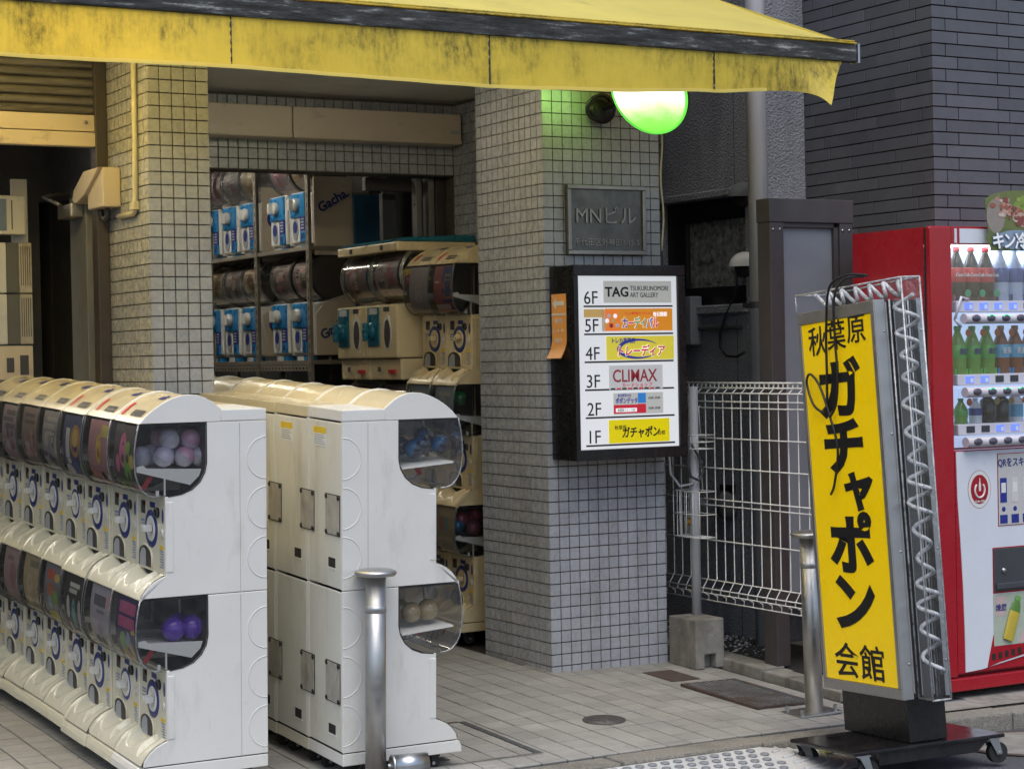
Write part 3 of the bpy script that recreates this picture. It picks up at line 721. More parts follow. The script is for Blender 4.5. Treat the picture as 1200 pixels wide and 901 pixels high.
# --- pavement iron work
dc = thing('drain_cover', 'small round cast iron drain cover in the pale paving', 'drain cover', (-.302, -.893, gz(-.302, -.893)+.001), slope_rot(-.3, -.9))
MB().lathe([(.082, 0), (.082, .003), (.074, .003)], 40).build('ring', K['rust'], dc)
MB().lathe([(.0735, 0), (.0735, .003), (0, .0032)], 40).build('lid', K['iron'], dc)
for a in range(6): MB().box(.02, .055, -.005, .005, .0033, .0045).build('lug', K['rust'], dc, .001, 1, None, (0, 0, a*R(60)))
gr = thing('drain_grate', 'rusty rectangular patterned iron cover beside the alley kerb', 'drain cover', (.335, -1.01, gz(.45, -.75)+.002), (math.atan(.035), math.atan(.016), 0))
MB().box(0, .235, 0, .51, -.008, .001).build('plate', K['rust'], gr)
for b_ in ((-.012, 0, -.01, .52), (.235, .262, -.01, .52), (-.012, .262, .511, .522)): MB().box(b_[0], b_[1], b_[2], b_[3], -.008, .003).build('frame_bar', K['rust'] if b_[0] < 0 else K['iron'], gr, .001)
lug = MB()
for i in range(11):
    for j in range(25): lug.box(.008+.0205*i, .024+.0205*i, .006+.0202*j+(.008 if i % 2 else 0), .017+.0202*j+(.008 if i % 2 else 0), .001, .0035)
o = lug.build('tread_pattern', mat('worn_iron', (.24,.24,.235), .5, .4, var=.4, vs=14, dirt=.8, dcol=(.12,.07,.035), ds=(3,3,3), dlo=.48), gr); o['kind'] = 'stuff'
bp = MB().box(.345, .490, -.392, -.172, 0, .003).build('brown_plate', K['rust'], None, .001, 1, (0, 0, 0))
bp.location = (0, 0, gz(.42, -.28)+.001); bp.rotation_euler = (0, 0, 0)
for v in bp.data.vertices: v.co.z += gz(v.co.x, v.co.y)-gz(.42, -.28)
tag(bp, 'rust brown metal plate set in the paving at the pillar foot', 'plate')
hf = thing('floor_hatch', 'floor hatch outlined by a metal frame beside the white machines', 'hatch', (-.78, -1.225, gz(-.78, -1.225)+.0015), slope_rot(-.7, -1))
MB().box(-.014, .010, 0, .57, -.004, .002).build('frame_bar', K['iron'], hf); MB().box(-.62, .010, -.014, -.002, -.004, .0025).build('frame_bar', K['steel'], hf)
MB().box(-.62, -.015, .572, .584, -.004, .002).build('frame_bar', K['iron'], hf)
MB().box(-.37, -.32, .06, .11, 0, .0025).build('lifting_key', K['iron'], hf)
mh = thing('manhole_cover', 'round manhole ring in the asphalt by the sign wheel', 'manhole cover', (1.02, -1.80, roadz(1.02, -1.8)+.004), (R(-2.6), R(.7), 0))
MB().lathe([(.30, 0), (.30, .003), (.275, .003), (.275, 0)], 48).build('ring', K['rust'], mh); MB().lathe([(.272, .001), (0, .0015)], 48).build('lid', K['concrete'], mh)
# --- kerb ramp with raised dots
kr = thing('kerb_ramp', 'pale grey kerb ramp plate with rows of raised dots', 'ramp', (0, 0, 0))
RZ0, RZ1 = -1.492, -1.86
def rz_(y): t = (y-RZ0)/(RZ1-RZ0); return -.062*(1-t) - .112*t
rp = MB(); rp.add([(-2.2, RZ0, rz_(RZ0)), (-.02, RZ0, rz_(RZ0)-.002), (-.02, RZ1, rz_(RZ1)), (-2.2, RZ1, rz_(RZ1)), (-2.2, RZ0, -.16), (-.02, RZ0, -.16), (-.02, RZ1, -.16), (-2.2, RZ1, -.16)], [(0,3,2,1), (0,1,5,4), (1,2,6,5), (2,3,7,6), (3,0,4,7)])
rmat = mat('ramp_grey', (.56,.56,.56), .55, var=.18, vs=12, dirt=.5, dcol=(.2,.19,.17), ds=(6,6,6)); rdot = mat('ramp_dot', (.22,.23,.25), .5, var=.2, vs=20)
rp.build('ramp_plate', rmat, kr)
dots = MB()
for i in range(34):
    for j in range(7):
        x = -1.75+.052*i+(.026 if j % 2 else 0); y = RZ0-.03-.048*j
        if x > -.05: continue
        dots.lathe([(.017, 0), (.015, .004), (0, .005)], 10, Matrix.Translation((x, y, rz_(y))))
o = dots.build('raised_dots', rdot, kr); o['kind'] = 'stuff'
fan = MB(); n = 16; vs = [(-.015, RZ0, -.066)]
for i in range(n+1):
    t = -i/n*math.pi/2; vs.append((-.015+.34*math.cos(t), RZ0+.37*math.sin(t), -.118))
fan.add(vs, [(0, i+2, i+1) for i in range(n)]); fan.build('ramp_corner', rmat, kr)
for k in range(1, 6):
    rr = k/6; MB().tube([(-.015+.34*rr*math.cos(-t), RZ0+.37*rr*math.sin(-t), -.066-.052*rr) for t in [i/14*math.pi/2 for i in range(15)]], .006, 6).build('arc_rib', rmat, kr)
lf = MB().grid(lambda u, v: ((u-.5)*.075*(1-abs(v-.5)*1.2), (v-.5)*.055, .016*math.sin(u*3)+.010*math.cos(v*6)), 8, 5)
tag(lf.build('fallen_leaf', K['leaf'], None, 0, 2, (.22, -1.555, -.098), (R(30), R(15), .5)), 'curled yellow-green leaf lying in the gutter', 'leaf')

# ================================================================== CAPSULE MACHINES
# profile numbers: d = distance in front of the back plate (the front looks to local -x), z above the floor
TP = .556
LZ = .020
WIN = [(d, z+LZ) for d, z in [(.205,1.176),(.205,1.045),(.211,1.015),(.228,.985),(.255,.962),(.29,.948),(.335,.942)]]
FRONT = [(d, z+LZ) for d, z in [(.430,1.176),(.438,1.14),(.444,1.10),(.446,1.06),(.443,1.02),(.436,.992),(.423,.968),(.405,.951),(.385,.944),(.36,.942)]]
def nose(z0):   # tray outline from neck to tip, at tier floor z0
    return [(.345, z0+.068), (.362, z0+.062), (.385, z0+.050), (.405, z0+.033), (.422, z0+.010), (.430, z0-.006)]
def side_poly(t, last=False):
    dz = -TP*t
    lo = .622+LZ-TP*t
    p = [(0, lo), (0, 1.1755+LZ+dz)] + [(d, z+dz-.0005) for d, z in WIN[:1]] + [(d, z+dz) for d, z in WIN[1:]] + [(.345, .942+LZ+dz)]
    if last:
        p[0] = (0, lo+.018)
        return p + nose(lo+.026)[:-1] + [(.424, lo+.018)]
    return p + nose(lo) + [(.430, lo)]
HOOD = [(d, z+LZ) for d, z in [(.155,1.214),(.165,1.222),(.185,1.238),(.21,1.252),(.235,1.260),(.262,1.263),(.29,1.260),(.32,1.251),(.35,1.237),(.38,1.218),(.405,1.198),(.424,1.176)]]
def fl(poly): return [(-d, z) for d, z in poly]
def curve_at(c, t):
    t = max(0, min(.9999, t))*(len(c)-1); i = int(t); f = t-i
    return c[i][0]*(1-f)+c[i+1][0]*f, c[i][1]*(1-f)+c[i+1][1]*f
def tray_mesh(w, z0, m, parent):
    prof = [(.336, z0+.072), (.345, z0+.070), (.362, z0+.062), (.385, z0+.050), (.405, z0+.033), (.422, z0+.010), (.430, z0-.006)]
    def f(u, v):
        d, z = curve_at(prof, v); y = .004+(w-.008)*u
        # scoop below the outlet, lens-shaped coin pocket next to it, raised edge ribs
        a = ((u-.68)/.27)**2+((v-.02)/.70)**2
        dep = .030*max(0, 1-a)**.55
        b = ((u-.27)/.085)**2+((v-.42)/.34)**2
        if b < 1: dep += .034*min(1, (1-b)*4)
        if u < .035 or u > .965: dep -= .003
        return (-(d-dep*.55), y, z-dep*.85)
    return MB().grid(f, 44, 22, flip=True).build('tray', m, parent)
PALS = {}
def pmat(c):
    k = tuple(round(v, 3) for v in c)
    if k not in PALS: PALS[k] = mat('card_ink_%d' % len(PALS), k, .5, var=.12, vs=25)
    return PALS[k]
def on_front(u, v, dz, w, out):
    d, z = curve_at(FRONT, .03+.72*(1-v)); return (-(d-.010+out), .018+(w-.062)*u, z+dz)
def card_obj(w, dz, base, shapes, parent):
    """printed card curled behind the drum window; shapes: (kind, u, v, ru, rv, colour)"""
    mb = MB(); mb.grid(lambda u, v: on_front(1-u, v, dz, w, 0), 8, 12, flip=False); ms = [pmat(base)]; 
    for i, (k, cu, cv, ru, rv, c) in enumerate(shapes):
        ms.append(pmat(c)); o = .0008+.0003*(i % 6)
        if k == 'r': mb.grid(lambda u, v: on_front(1-max(0, min(1, cu-ru+2*ru*u)), max(0, min(1, cv-rv+2*rv*v)), dz, w, o), 3, 4, len(ms)-1)
        else:
            vs = [on_front(1-cu, cv, dz, w, o)] + [on_front(1-max(0, min(1, cu+ru*math.cos(t))), max(0, min(1, cv+rv*math.sin(t))), dz, w, o) for t in [j*2*math.pi/14 for j in range(14)]]
            mb.add(vs, [(0, 1+j, 1+(j+1) % 14) for j in range(14)], len(ms)-1)
    return mb.build('display_card', ms, parent)
def rnd_card(seed):
    r = random.Random(seed)
    pal = r.choice([[(.30,.22,.20),(.55,.48,.42),(.12,.10,.10),(.62,.30,.30)], [(.35,.33,.34),(.12,.12,.14),(.55,.50,.45),(.28,.20,.25)], [(.10,.11,.16),(.50,.48,.40),(.15,.35,.38),(.45,.12,.14)], [(.48,.40,.28),(.70,.62,.45),(.25,.15,.08),(.60,.40,.20)], [(.45,.36,.38),(.62,.55,.55),(.2,.15,.18),(.5,.2,.25)]])
    sh = []
    for k in range(r.randint(2, 3)): sh.append(('r', r.uniform(.3, .6), .88-.1*k, r.uniform(.15, .34), r.uniform(.02, .04), pal[2]))
    for k in range(6): sh.append(('e', r.uniform(.15, .85), r.uniform(.22, .62), r.uniform(.06, .16), r.uniform(.05, .15), r.choice(pal[1:])))
    for k in range(8): sh.append(('r', r.uniform(.1, .9), r.uniform(.05, .7), r.uniform(.02, .09), r.uniform(.008, .05), r.choice(pal)))
    return pal[0], sh
def wheel_set(w, parent):
    for dx in (-.06, -.36):
        for yy in (.05, w-.05):
            f = MB().box(dx-.016, dx+.016, yy-.018, yy+.018, .045, .0595).box(dx-.012, dx+.014, yy-.017, yy-.013, .015, .047).box(dx-.012, dx+.014, yy+.013, yy+.017, .015, .047).build('caster', K['black'], parent)
            MB().cyl((dx+.008, yy-.012, .024), (dx+.008, yy+.012, .024), .024, n=18).build('wheel', K['rubber'], f)
            MB().cyl((dx+.008, yy-.019, .024), (dx+.008, yy+.019, .024), .006, n=10).build('axle', K['zinc'], f)
def control_panel(w, dz, pm_, parent, knob_only=False, fine=True, var=0):
    x = -.3438; zc = .828+dz
    cp = MB().box(x, -.325, .006, w-.006, .690+dz, .940+dz).build('control_panel', pm_, parent, .003)
    def disc(name, y, z, r, m, out, ry=None, n=28):
        return MB().lathe([(r, 0), (r, out), (r*.9, out+.0008), (0, out+.0008)], n, Matrix.Translation((x, y, z)) @ Matrix.Rotation(R(-90), 4, 'Y') @ Matrix.Scale((ry or r)/r, 4, (1, 0, 0))).build(name, m, cp)
    yc = w*.5
    if var % 4 != 3: disc('dial_ring', yc, zc, .0625, K['navy'], .0004, None, 36)
    disc('dial_ring', yc, zc, .0575, K['white2'], .0006, None, 36); disc('dial_ring', yc, zc, .0560, K['navy'], .0008, None, 36); disc('dial_ring', yc, zc, .0455, K['white2'], .0010, None, 36)
    d_ = MB().lathe([(.041, 0), (.041, .001), (.038, .002), (.030, .002), (.028, .0005), (0, .0005)], 32, Matrix.Translation((x-.0018, yc, zc)) @ Matrix.Rotation(R(-90), 4, 'Y')).build('dial', K['white2'] if not knob_only else K['aged'], cp)
    a = random.uniform(-.5, .5) if var % 3 == 2 else random.uniform(-.12, .12)
    MB().box(-.028, -.001, -.026, .012, -.0105, .0105).build('grip', K['white2'] if not knob_only else K['aged'], cp, .004, 2, (x-.004, yc+.0, zc+.002), (a, 0, 0))
    disc('coin_return', w*.265, zc+.058, .0165, K['kick'], .006); MB().lathe([(.0165, .006), (.0165, .010), (.012, .010), (.012, .0062), (0, .0062)], 20, Matrix.Translation((x, w*.265, zc+.058)) @ Matrix.Rotation(R(-90), 4, 'Y')).build('coin_return', K['dkgrey'], cp)
    disc('sticker', w*.10, zc+.050, .008, K['navy'], .0008, .024); disc('sticker', w*.12, zc-.006, .010, K['gwhite'], .003, .014)
    for (yy, zz, hw, hh, m_) in ((w*.45, zc+.078, .025, .009, K['navy']), (w*.775, zc+.064, .020, .021, K['dkgrey']), (w*.73, zc+.076, .010, .007, K['red']), (w*.80, zc+.020, .018, .003, K['ltblue']), (w*.80, zc+.010, .018, .002, K['ltblue']), (w*.82, zc-.002, .013, .002, K['ltblue']),
                                  (w*.15, zc-.052, .019, .006, K['yellowp'])):
        MB().box(x-.0008, x+.0002, yy-hw, yy+hw, zz-hh, zz+hh).build('sticker', m_, cp)
    if fine:
        tl = MB()
        for i in range(7): tl.box(x-.0007, x+.0002, w*.15-.018, w*.15+.018-.006*(i % 3), zc-.066-.0085*i, zc-.062-.0085*i)
        tl.build('instruction_lines', K['ltblue'], cp)
    # outlet: arched opening
    ya = w*.70
    arch = [(ya-.066, .700+dz), (ya-.066, .738+dz)] + [(ya-.066*math.cos(t), .736+dz+.034*math.sin(t)) for t in [i*math.pi/10 for i in range(1, 10)]] + [(ya+.066, .738+dz), (ya+.066, .700+dz)]
    MB().prism(arch, 'x', x-.0012, x+.0004).build('outlet', K['inner'], cp)
    MB().tube([(x-.002, y, z) for y, z in arch], .0032, 6).build('outlet_rim', pm_, cp)
    fl_ = MB().prism([(ya-.004, .700+dz), (ya-.004, .752+dz), (ya+.018, .760+dz), (ya+.040, .752+dz), (ya+.054, .734+dz), (ya+.056, .700+dz)], 'x', x-.0016, x-.0013).build('flap', K['greyp'], cp)
    return cp
def capsule_station(label, loc, rot, w=.282, tiers=2, body='white', panel='cream', hoodm='cream', cards=None, group=None, back=True, fronts=True, knob_only=False, end_detail=True, hood_marks=True, seed=0, red=True, i_end=False):
    random.seed(seed+11)
    t = thing('capsule_machine', label, 'capsule machine', loc, rot, group)
    bm_, pm_, hm = K[body], K[panel], K[hoodm]
    up = TP*(tiers-2)
    for t_ in range(tiers):
        dz = up-TP*t_+LZ
        for y0 in (0, w-.012):
            MB().prism(fl([(d, z+up) for d, z in side_poly(t_, t_ == tiers-1)]), 'y', y0+.0008, y0+.0112).build('side_panel', bm_, t, .0018, 1)
        MB().box(-.009, 0, .0125, w-.0125, .624+dz+(.018 if t_ == tiers-1 else 0), 1.171+dz).build('back_panel', K['backcream'] if back else bm_, t, .002, 1)
        MB().box(-.200, -.0095, .0125, w-.0125, .634+dz, 1.165+dz).build('core', K['inner'], t)
        MB().box(-.330, -.2005, .0125, w-.0125, .634+dz, .935+dz).build('lower_core', K['gap'], t)
        if fronts: control_panel(w, dz, pm_, t, knob_only, var=seed+t_*2)
        if t_ < tiers-1 or True: tray_mesh(w, .622+dz+(.026 if t_ == tiers-1 else 0), pm_, t)
        # clear drum window: curved front plus the two flat cheeks
        dw = MB()
        outer = [(d, z+dz-LZ) for d, z in FRONT]
        dw.grid(lambda u, v: (lambda q: (-q[0], .004+(w-.008)*u, q[1]))(curve_at(outer, v)), 2, 18)
        dwo = dw.build('drum_window', K['drumclear'], t)
        for yy in (.0035, w-.0035):
            ol = [(-d, yy, z) for d, z in outer] + [(-d, yy, z+dz-LZ) for d, z in reversed(WIN)]
            ck = MB(); ck.add(ol, [list(range(len(ol)))]); ck.build('cheek', K['drumclear'], dwo)
            MB().tube([(-d+.001, yy, z) for d, z in outer], .0026, 6).build('rim', K['rim'] if end_detail else K['rimdark'], dwo)
        for yy in (.0012, w-.0012): MB().tube([(-d, yy, z+dz-LZ) for d, z in WIN], .002, 5).build('rim', K['gap'], dwo)
        # inside: ramp shelf
        rs = MB().prism(fl([(.434,1.024+dz),(.434,1.040+dz),(.412,1.044+dz),(.402,1.034+dz),(.220,1.026+dz),(.228,1.004+dz),(.258,.976+dz)]), 'y', .010, .017)
        rs.prism(fl([(.415,1.030+dz),(.222,1.016+dz),(.222,1.010+dz),(.415,1.024+dz)]), 'y', .018, w-.012); rs.box(-.345, -.340, .010, .016, .945+dz, 1.0+dz).box(-.372, -.362, .010, .016, .945+dz, .962+dz)
        rs.build('ramp_shelf', K['white2'], t)
        if end_detail: MB().box(-.030, .030, -.001, .001, -.008, .008).build('inner_label', K['red'], t, 0, 1, (-.385, .05, .990+dz), (0, R(-55), 0))
        for yy in (.0002, w-.0002): MB().box(-.344, -.320, yy-.0016, yy+.0016, .702+dz+(.02 if t_ == tiers-1 else 0), .925+dz).build('edge_strip', bm_, t, .001, 1)
        MB().box(-.415, -.21, .012, w-.012, 1.168+dz, 1.174+dz).build('drum_top', K['gap'], t)
        if fronts:
            b_, s_ = (cards or {}).get(t_) or rnd_card(seed*7+t_)
            card_obj(w, dz-LZ, b_, s_, t)
        # back fittings
        if back:
            wc = w-.075 if i_end else w
            MB().box(.0002, .0016, wc-.058, wc+.058, .797+dz, .933+dz).build('plate_grime_shadow', K['kick'], t); MB().box(.0017, .0036, wc-.055, wc+.055, .800+dz, .930+dz).build('joining_plate', K['oldplate'], t, .001)  # dark sheet under the plate paints its shadow and grimy edge
            for py in (wc-.048, wc+.048):
                for pz in (.806, .924): MB().cyl((.003, py, pz+dz), (.0055, py, pz+dz), .0085, n=10).build('screw', K['black'], t)
            h_ = MB().box(-.006, .0008, .170, .225, .690+dz, .722+dz).build('grip_hole', K['kick'], t); MB().box(-.001, .0016, .166, .229, .684+dz, .690+dz).build('lip', bm_, h_)
            if t_ == 0:
                l_ = MB().box(.0002, .0009, .05, .155, 1.085+dz, 1.150+dz).build('warning_label', K['paper'], t); MB().box(.0010, .0013, .05, .155, 1.128+dz, 1.150+dz).build('label_band', K['yellowp'], l_)
                for i in range(5): MB().box(.0010, .0013, .058, .145-.01*(i % 3), 1.092+dz+.007*i, 1.095+dz+.007*i).build('label_line', K['greyp'], l_)
        if end_detail:
            for y0, s in ((.0006, -1), (w-.0006, 1)):
                ls = MB()
                for cz in (1.055, .892, .730):
                    ls.tube([(-.0015-.066*math.cos(a), y0, cz+dz+.068*math.sin(a)) for a in [(-.5+i/16)*math.pi for i in range(17)]], .0016, 5)
                ls.build('embossed_arcs', bm_, t)
                MB().box(-.093, -.0915, y0-.0004, y0+.0004, .626+dz+(.018 if t_ == tiers-1 else 0), 1.17+dz).build('seam', K['oldplate'], t)
    # hood
    hp = [(d, z+up) for d, z in HOOD]
    MB().grid(lambda u, v: (lambda q: (-q[0], .013+(w-.026)*u, q[1]))(curve_at(hp, v)), 2, 28).build('hood', hm, t)
    MB().box(-.156, 0, .0005, w-.0005, 1.1770+LZ+up, 1.2145+LZ+up).build('hood_back', hm if body != 'white' else K['white'], t, .003)
    for y0 in (0, w-.013):
        MB().prism(fl([(.1565, 1.1770+LZ+up)]+[(d, z+.003) for d, z in hp]+[(.430, 1.1770+LZ+up)]), 'y', y0+.0006, y0+.0126).build('hood_end', bm_, t, .002, 1)
    if hood_marks:
        def on_hood(u, v): d, z = curve_at(hp, v); return (-d-.0012, .013+(w-.026)*u, z+.0012)
        for (u0, u1, v0, v1, m_) in ((.80, .90, .76, .92, K['red']), (.14, .55, .84, .92, K['dkgrey']), (.16, .36, .60, .66, K['navy']), (.20, .30, .57, .60, K['navy'])):
            if red or m_ is not K['red']: MB().grid(lambda u, v: on_hood(u0+(u1-u0)*u, v0+(v1-v0)*v), 2, 4).build('hood_mark', m_, t)
        for i in range(5): MB().grid(lambda u, v: on_hood(.17+.075*i+.05*u, .865+.03*v), 1, 1).build('hood_mark', hm, t)
    # base
    MB().prism(fl([(0,.060),(0,.1005),(.345,.1005),(.424,.1005),(.434,.097),(.441,.082),(.443,.060)]), 'y', .0008, w-.0008).build('base', bm_ if body == 'white' else pm_, t, .003, 2)
    MB().prism(fl([(-.0,.1008),(-.0,.1036),(.42,.1036),(.42,.1008)]), 'y', .004, w-.004).build('base_gap', K['gap'], t)
    tray_base = [(0,.1115),(0,TP*0+.622-TP+.002)]
    wheel_set(w, t)
    return t
ORD = ['first', 'second', 'third', 'fourth', 'fifth', 'sixth', 'seventh', 'eighth', 'ninth', 'tenth']
pk, gn, yl, nv, wh, bk, tl_ = (.62,.18,.30), (.20,.42,.08), (.60,.45,.10), (.035,.04,.12), (.62,.60,.56), (.03,.03,.035), (.15,.40,.40)
def custom(i):
    C = {}
    if i == 0:
        C[0] = ((.09,.075,.07), [('e',.42,.68,.16,.22,pk),('e',.62,.45,.15,.26,gn),('e',.20,.50,.09,.12,pk),('e',.82,.55,.10,.09,yl),('e',.66,.72,.10,.08,gn),('r',.5,.24,.40,.05,(.10,.16,.08)),('e',.2,.12,.1,.08,gn),('e',.5,.10,.1,.07,(.25,.3,.12)),('e',.8,.12,.1,.08,pk)])
        C[1] = (nv, [('r',.5,.86,.36,.075,(.45,.10,.22)),('r',.5,.68,.36,.07,(.45,.10,.22)),('e',.35,.40,.16,.16,(.16,.34,.14)),('e',.60,.46,.10,.12,(.25,.30,.50)),('e',.40,.22,.18,.10,(.42,.30,.12)),('e',.72,.30,.10,.15,(.5,.36,.2)),('r',.8,.6,.08,.04,yl),('e',.55,.12,.12,.08,(.5,.42,.30)),('e',.25,.10,.1,.07,wh)])
    if i == 1:
        C[0] = ((.40,.20,.22), [('e',.5,.62,.12,.20,(.62,.42,.06)),('e',.5,.58,.05,.07,(.4,.12,.05)),('r',.78,.86,.2,.08,(.55,.45,.12)),('e',.22,.24,.07,.07,(.6,.2,.08)),('r',.45,.22,.06,.06,(.55,.2,.12)),('r',.62,.22,.07,.07,bk),('r',.82,.20,.06,.06,wh),('r',.5,.08,.4,.03,(.5,.3,.3))])
        C[1] = ((.40,.37,.42), [('r',.45,.80,.28,.07,(.12,.11,.13)),('r',.5,.66,.18,.02,(.2,.18,.22)),('r',.88,.82,.06,.10,(.6,.30,.28)),('e',.5,.42,.12,.10,(.30,.28,.34)),('e',.3,.22,.12,.09,bk),('e',.55,.20,.10,.10,bk),('e',.78,.24,.10,.09,wh),('r',.5,.06,.4,.03,(.2,.19,.2))])
    if i == 2:
        C[0] = ((.05,.06,.16), [('e',.66,.66,.26,.22,(.45,.22,.06)),('e',.66,.70,.14,.12,(.6,.45,.15)),('r',.28,.62,.10,.20,wh),('r',.32,.36,.10,.05,wh),('e',.25,.18,.2,.12,wh),('e',.62,.22,.2,.15,(.10,.12,.35)),('r',.9,.2,.08,.15,gn)])
        C[1] = ((.03,.03,.035), [('r',.5,.86,.25,.03,wh),('r',.45,.78,.2,.03,(.5,.5,.42)),('e',.5,.45,.10,.24,tl_),('e',.22,.55,.08,.16,wh),('e',.8,.50,.08,.2,(.45,.4,.42)),('e',.25,.2,.08,.12,(.5,.45,.35)),('e',.75,.18,.08,.12,(.3,.4,.35)),('r',.5,.1,.16,.05,wh)])
    if i == 3:
        C[1] = ((.22,.22,.26), [('e',.35,.85,.2,.08,(.6,.12,.06)),('e',.70,.82,.15,.06,yl),('e',.4,.62,.2,.12,(.5,.15,.08)),('e',.65,.55,.15,.1,gn),('e',.35,.45,.1,.12,(.3,.45,.5)),('e',.5,.14,.42,.18,(.55,.52,.06)),('r',.35,.12,.04,.10,(.2,.18,.08)),('r',.62,.10,.04,.09,(.2,.18,.08))])
    if i == 4:
        C[1] = ((.50,.40,.24), [('r',.6,.88,.25,.05,(.22,.2,.14)),('e',.4,.5,.2,.25,(.62,.50,.34)),('e',.6,.35,.15,.18,(.42,.30,.20)),('e',.3,.25,.1,.1,(.66,.58,.45))])
    if i == 5: C[1] = ((.48,.34,.35), [('e',.6,.6,.2,.2,(.40,.20,.22)),('r',.4,.85,.2,.03,(.3,.2,.2)),('e',.4,.3,.2,.1,(.55,.42,.42))])
    return C
W1 = .284; TILT = math.atan(.038)
card_desc = ['dark card of pink and green figures', 'dusty pink card with a yellow figure', 'navy card with an orange face', 'brown-grey printed card', 'grey printed card', 'pale printed card', 'muted printed card', 'muted printed card', 'muted printed card']
for i in range(8):
    y = -1.155+W1*i+(.026 if i > 2 else 0)+random.Random(i).uniform(-.002, .002); x = -1.766+(.016 if i > 2 else 0)+random.Random(i+5).uniform(-.004, .004)*(i > 0)
    lab = 'white end-panelled capsule machine at the street end of the knob-fronted row' if i == 0 else 'cream machine with %s, %s from street end' % (card_desc[i], ORD[i])
    capsule_station(lab, (x, y, gz(x-.2, y)), (TILT, 0, 0), W1-.002, 2, 'white' if i == 0 else 'cream', 'cream', 'hoodcream', custom(i), 'capsule machines with knobs, cream row', red=(i < 3), back=(i < 1), end_detail=(i == 0), seed=i, fronts=True)
for i in range(7):
    y = -1.262+W1*(i+1); x = -1.548
    lab = 'white capsule machine with its back turned, at the street end behind the bollard' if i == 0 else 'white capsule machine seen from behind, %s from the street end of its row' % ORD[i]
    capsule_station(lab, (x, y-.002, gz(x+.2, y-W1/2)), (-math.atan(.045), 0, R(180)), W1-.002, 2, 'white' if i == 0 else 'backcream', 'cream', 'hoodcream', None, 'white capsule machines seen from behind', back=True, i_end=(i == 0), end_detail=(i == 0), seed=40+i, fronts=False, hood_marks=False)
for i in range(2):
    y = .765+.252*i
    capsule_station(['aged cream three-tier capsule machine against the wide pillar', 'aged cream three-tier capsule machine next to the teal-knobbed one'][i], (.385, y, gz(0, y)+.01), (math.atan(.02), 0, 0), .250, 3, 'aged', 'aged', 'aged',
        {0: [((.42,.36,.38), [('e',.5,.45,.2,.25,(.50,.44,.44)),('r',.5,.86,.3,.02,(.3,.26,.28)),('r',.4,.2,.2,.04,(.3,.25,.3))]), ((.42,.36,.38), [('e',.5,.5,.2,.2,(.5,.44,.44)),('r',.5,.1,.3,.02,(.25,.2,.2))])][i], 1: ((.30,.38,.48), [('e',.4,.6,.2,.2,(.45,.48,.52)),('e',.6,.35,.2,.15,(.22,.30,.42)),('r',.5,.86,.3,.04,(.5,.5,.5))]), 2: ((.48,.42,.32), [('e',.35,.65,.15,.14,(.55,.25,.22)),('e',.65,.65,.15,.14,(.25,.40,.45)),('r',.5,.42,.35,.05,(.6,.5,.4)),('e',.5,.2,.3,.1,(.40,.30,.25))])} if i else
        {0: ((.32,.08,.08), [('r',.72,.55,.27,.44,(.04,.06,.20)),('r',.75,.62,.16,.22,(.25,.22,.12)),('r',.75,.62,.13,.18,(.04,.06,.20)),('r',.4,.18,.36,.07,(.55,.45,.45)),('r',.2,.7,.12,.02,(.55,.4,.4))]), 1: ((.28,.36,.46), [('e',.4,.6,.2,.22,(.5,.52,.55)),('e',.65,.4,.18,.2,(.2,.28,.4)),('r',.5,.86,.3,.04,(.5,.5,.5))]), 2: ((.46,.40,.30), [('e',.3,.68,.12,.14,(.55,.25,.22)),('e',.55,.68,.12,.14,(.25,.40,.45)),('e',.78,.66,.10,.12,(.5,.4,.25)),('r',.5,.42,.38,.05,(.6,.5,.4)),('e',.5,.2,.3,.1,(.40,.30,.25))])},
        'aged three-tier capsule machines', back=False, end_detail=False, knob_only=True, seed=80+i)

# --- loose capsules behind the clear windows
def cap_mats(name, c1, c2, tr1):
    a = mat(name+'_half', c1, .18, var=.15, vs=60, coat=.4)
    if tr1:
        m, nt, N, L, b = nodes(name+'_clear'); b.inputs['Base Color'].default_value = (*c2, 1); b.inputs['Roughness'].default_value = .08; b.inputs['Transmission Weight'].default_value = .35; b.inputs['Coat Weight'].default_value = .5
    else: m = mat(name+'_half2', c2, .2, var=.1, vs=60, coat=.4)
    return a, m
def capsule(label, p, r, mats, rot, group):
    t = thing('capsule', label, 'capsule', p, rot, group)
    pr = lambda s: [(r*math.sin(a), s*r*math.cos(a)) for a in [i*math.pi/2/8 for i in range(9)]]
    MB().lathe([(max(1e-5, q[0]), q[1]) for q in pr(1)], 22).build('top_half', mats[0], t)
    MB().lathe([(max(1e-5, q[0])*.985, q[1]) for q in reversed(pr(-1))], 22).build('bottom_half', mats[1], t)
    MB().lathe([(r*.98, -.0022), (r*1.03, -.0018), (r*1.03, .0018), (r*.98, .0022)], 22).build('seam', mats[1], t)
    return t
lil = cap_mats('lilac', (.60,.54,.70), (.78,.76,.86), True); pnk = cap_mats('pinkish', (.68,.36,.52), (.80,.74,.84), True); pur = cap_mats('purple', (.13,.045,.45), (.13,.05,.40), False)
dkb = cap_mats('dark_blue', (.02,.025,.045), (.03,.14,.30), False); gld = cap_mats('gold', (.25,.185,.085), (.30,.24,.14), False); grn = cap_mats('green', (.02,.22,.05), (.03,.15,.05), False); rdc = cap_mats('wine', (.25,.03,.06), (.20,.04,.08), False); blc = cap_mats('blue', (.02,.14,.28), (.02,.10,.2), False)
def place(mats, rows, y, r, label, group, base):
    for (x, z) in rows: capsule(label, (x, y+random.uniform(-.004, .004), z), r, mats, (random.uniform(-1, 1), random.uniform(-1, 1), random.uniform(0, 6)), group)
G1 = 'capsules in the upper window of the white end-panelled machine'
YN = -1.155+.055
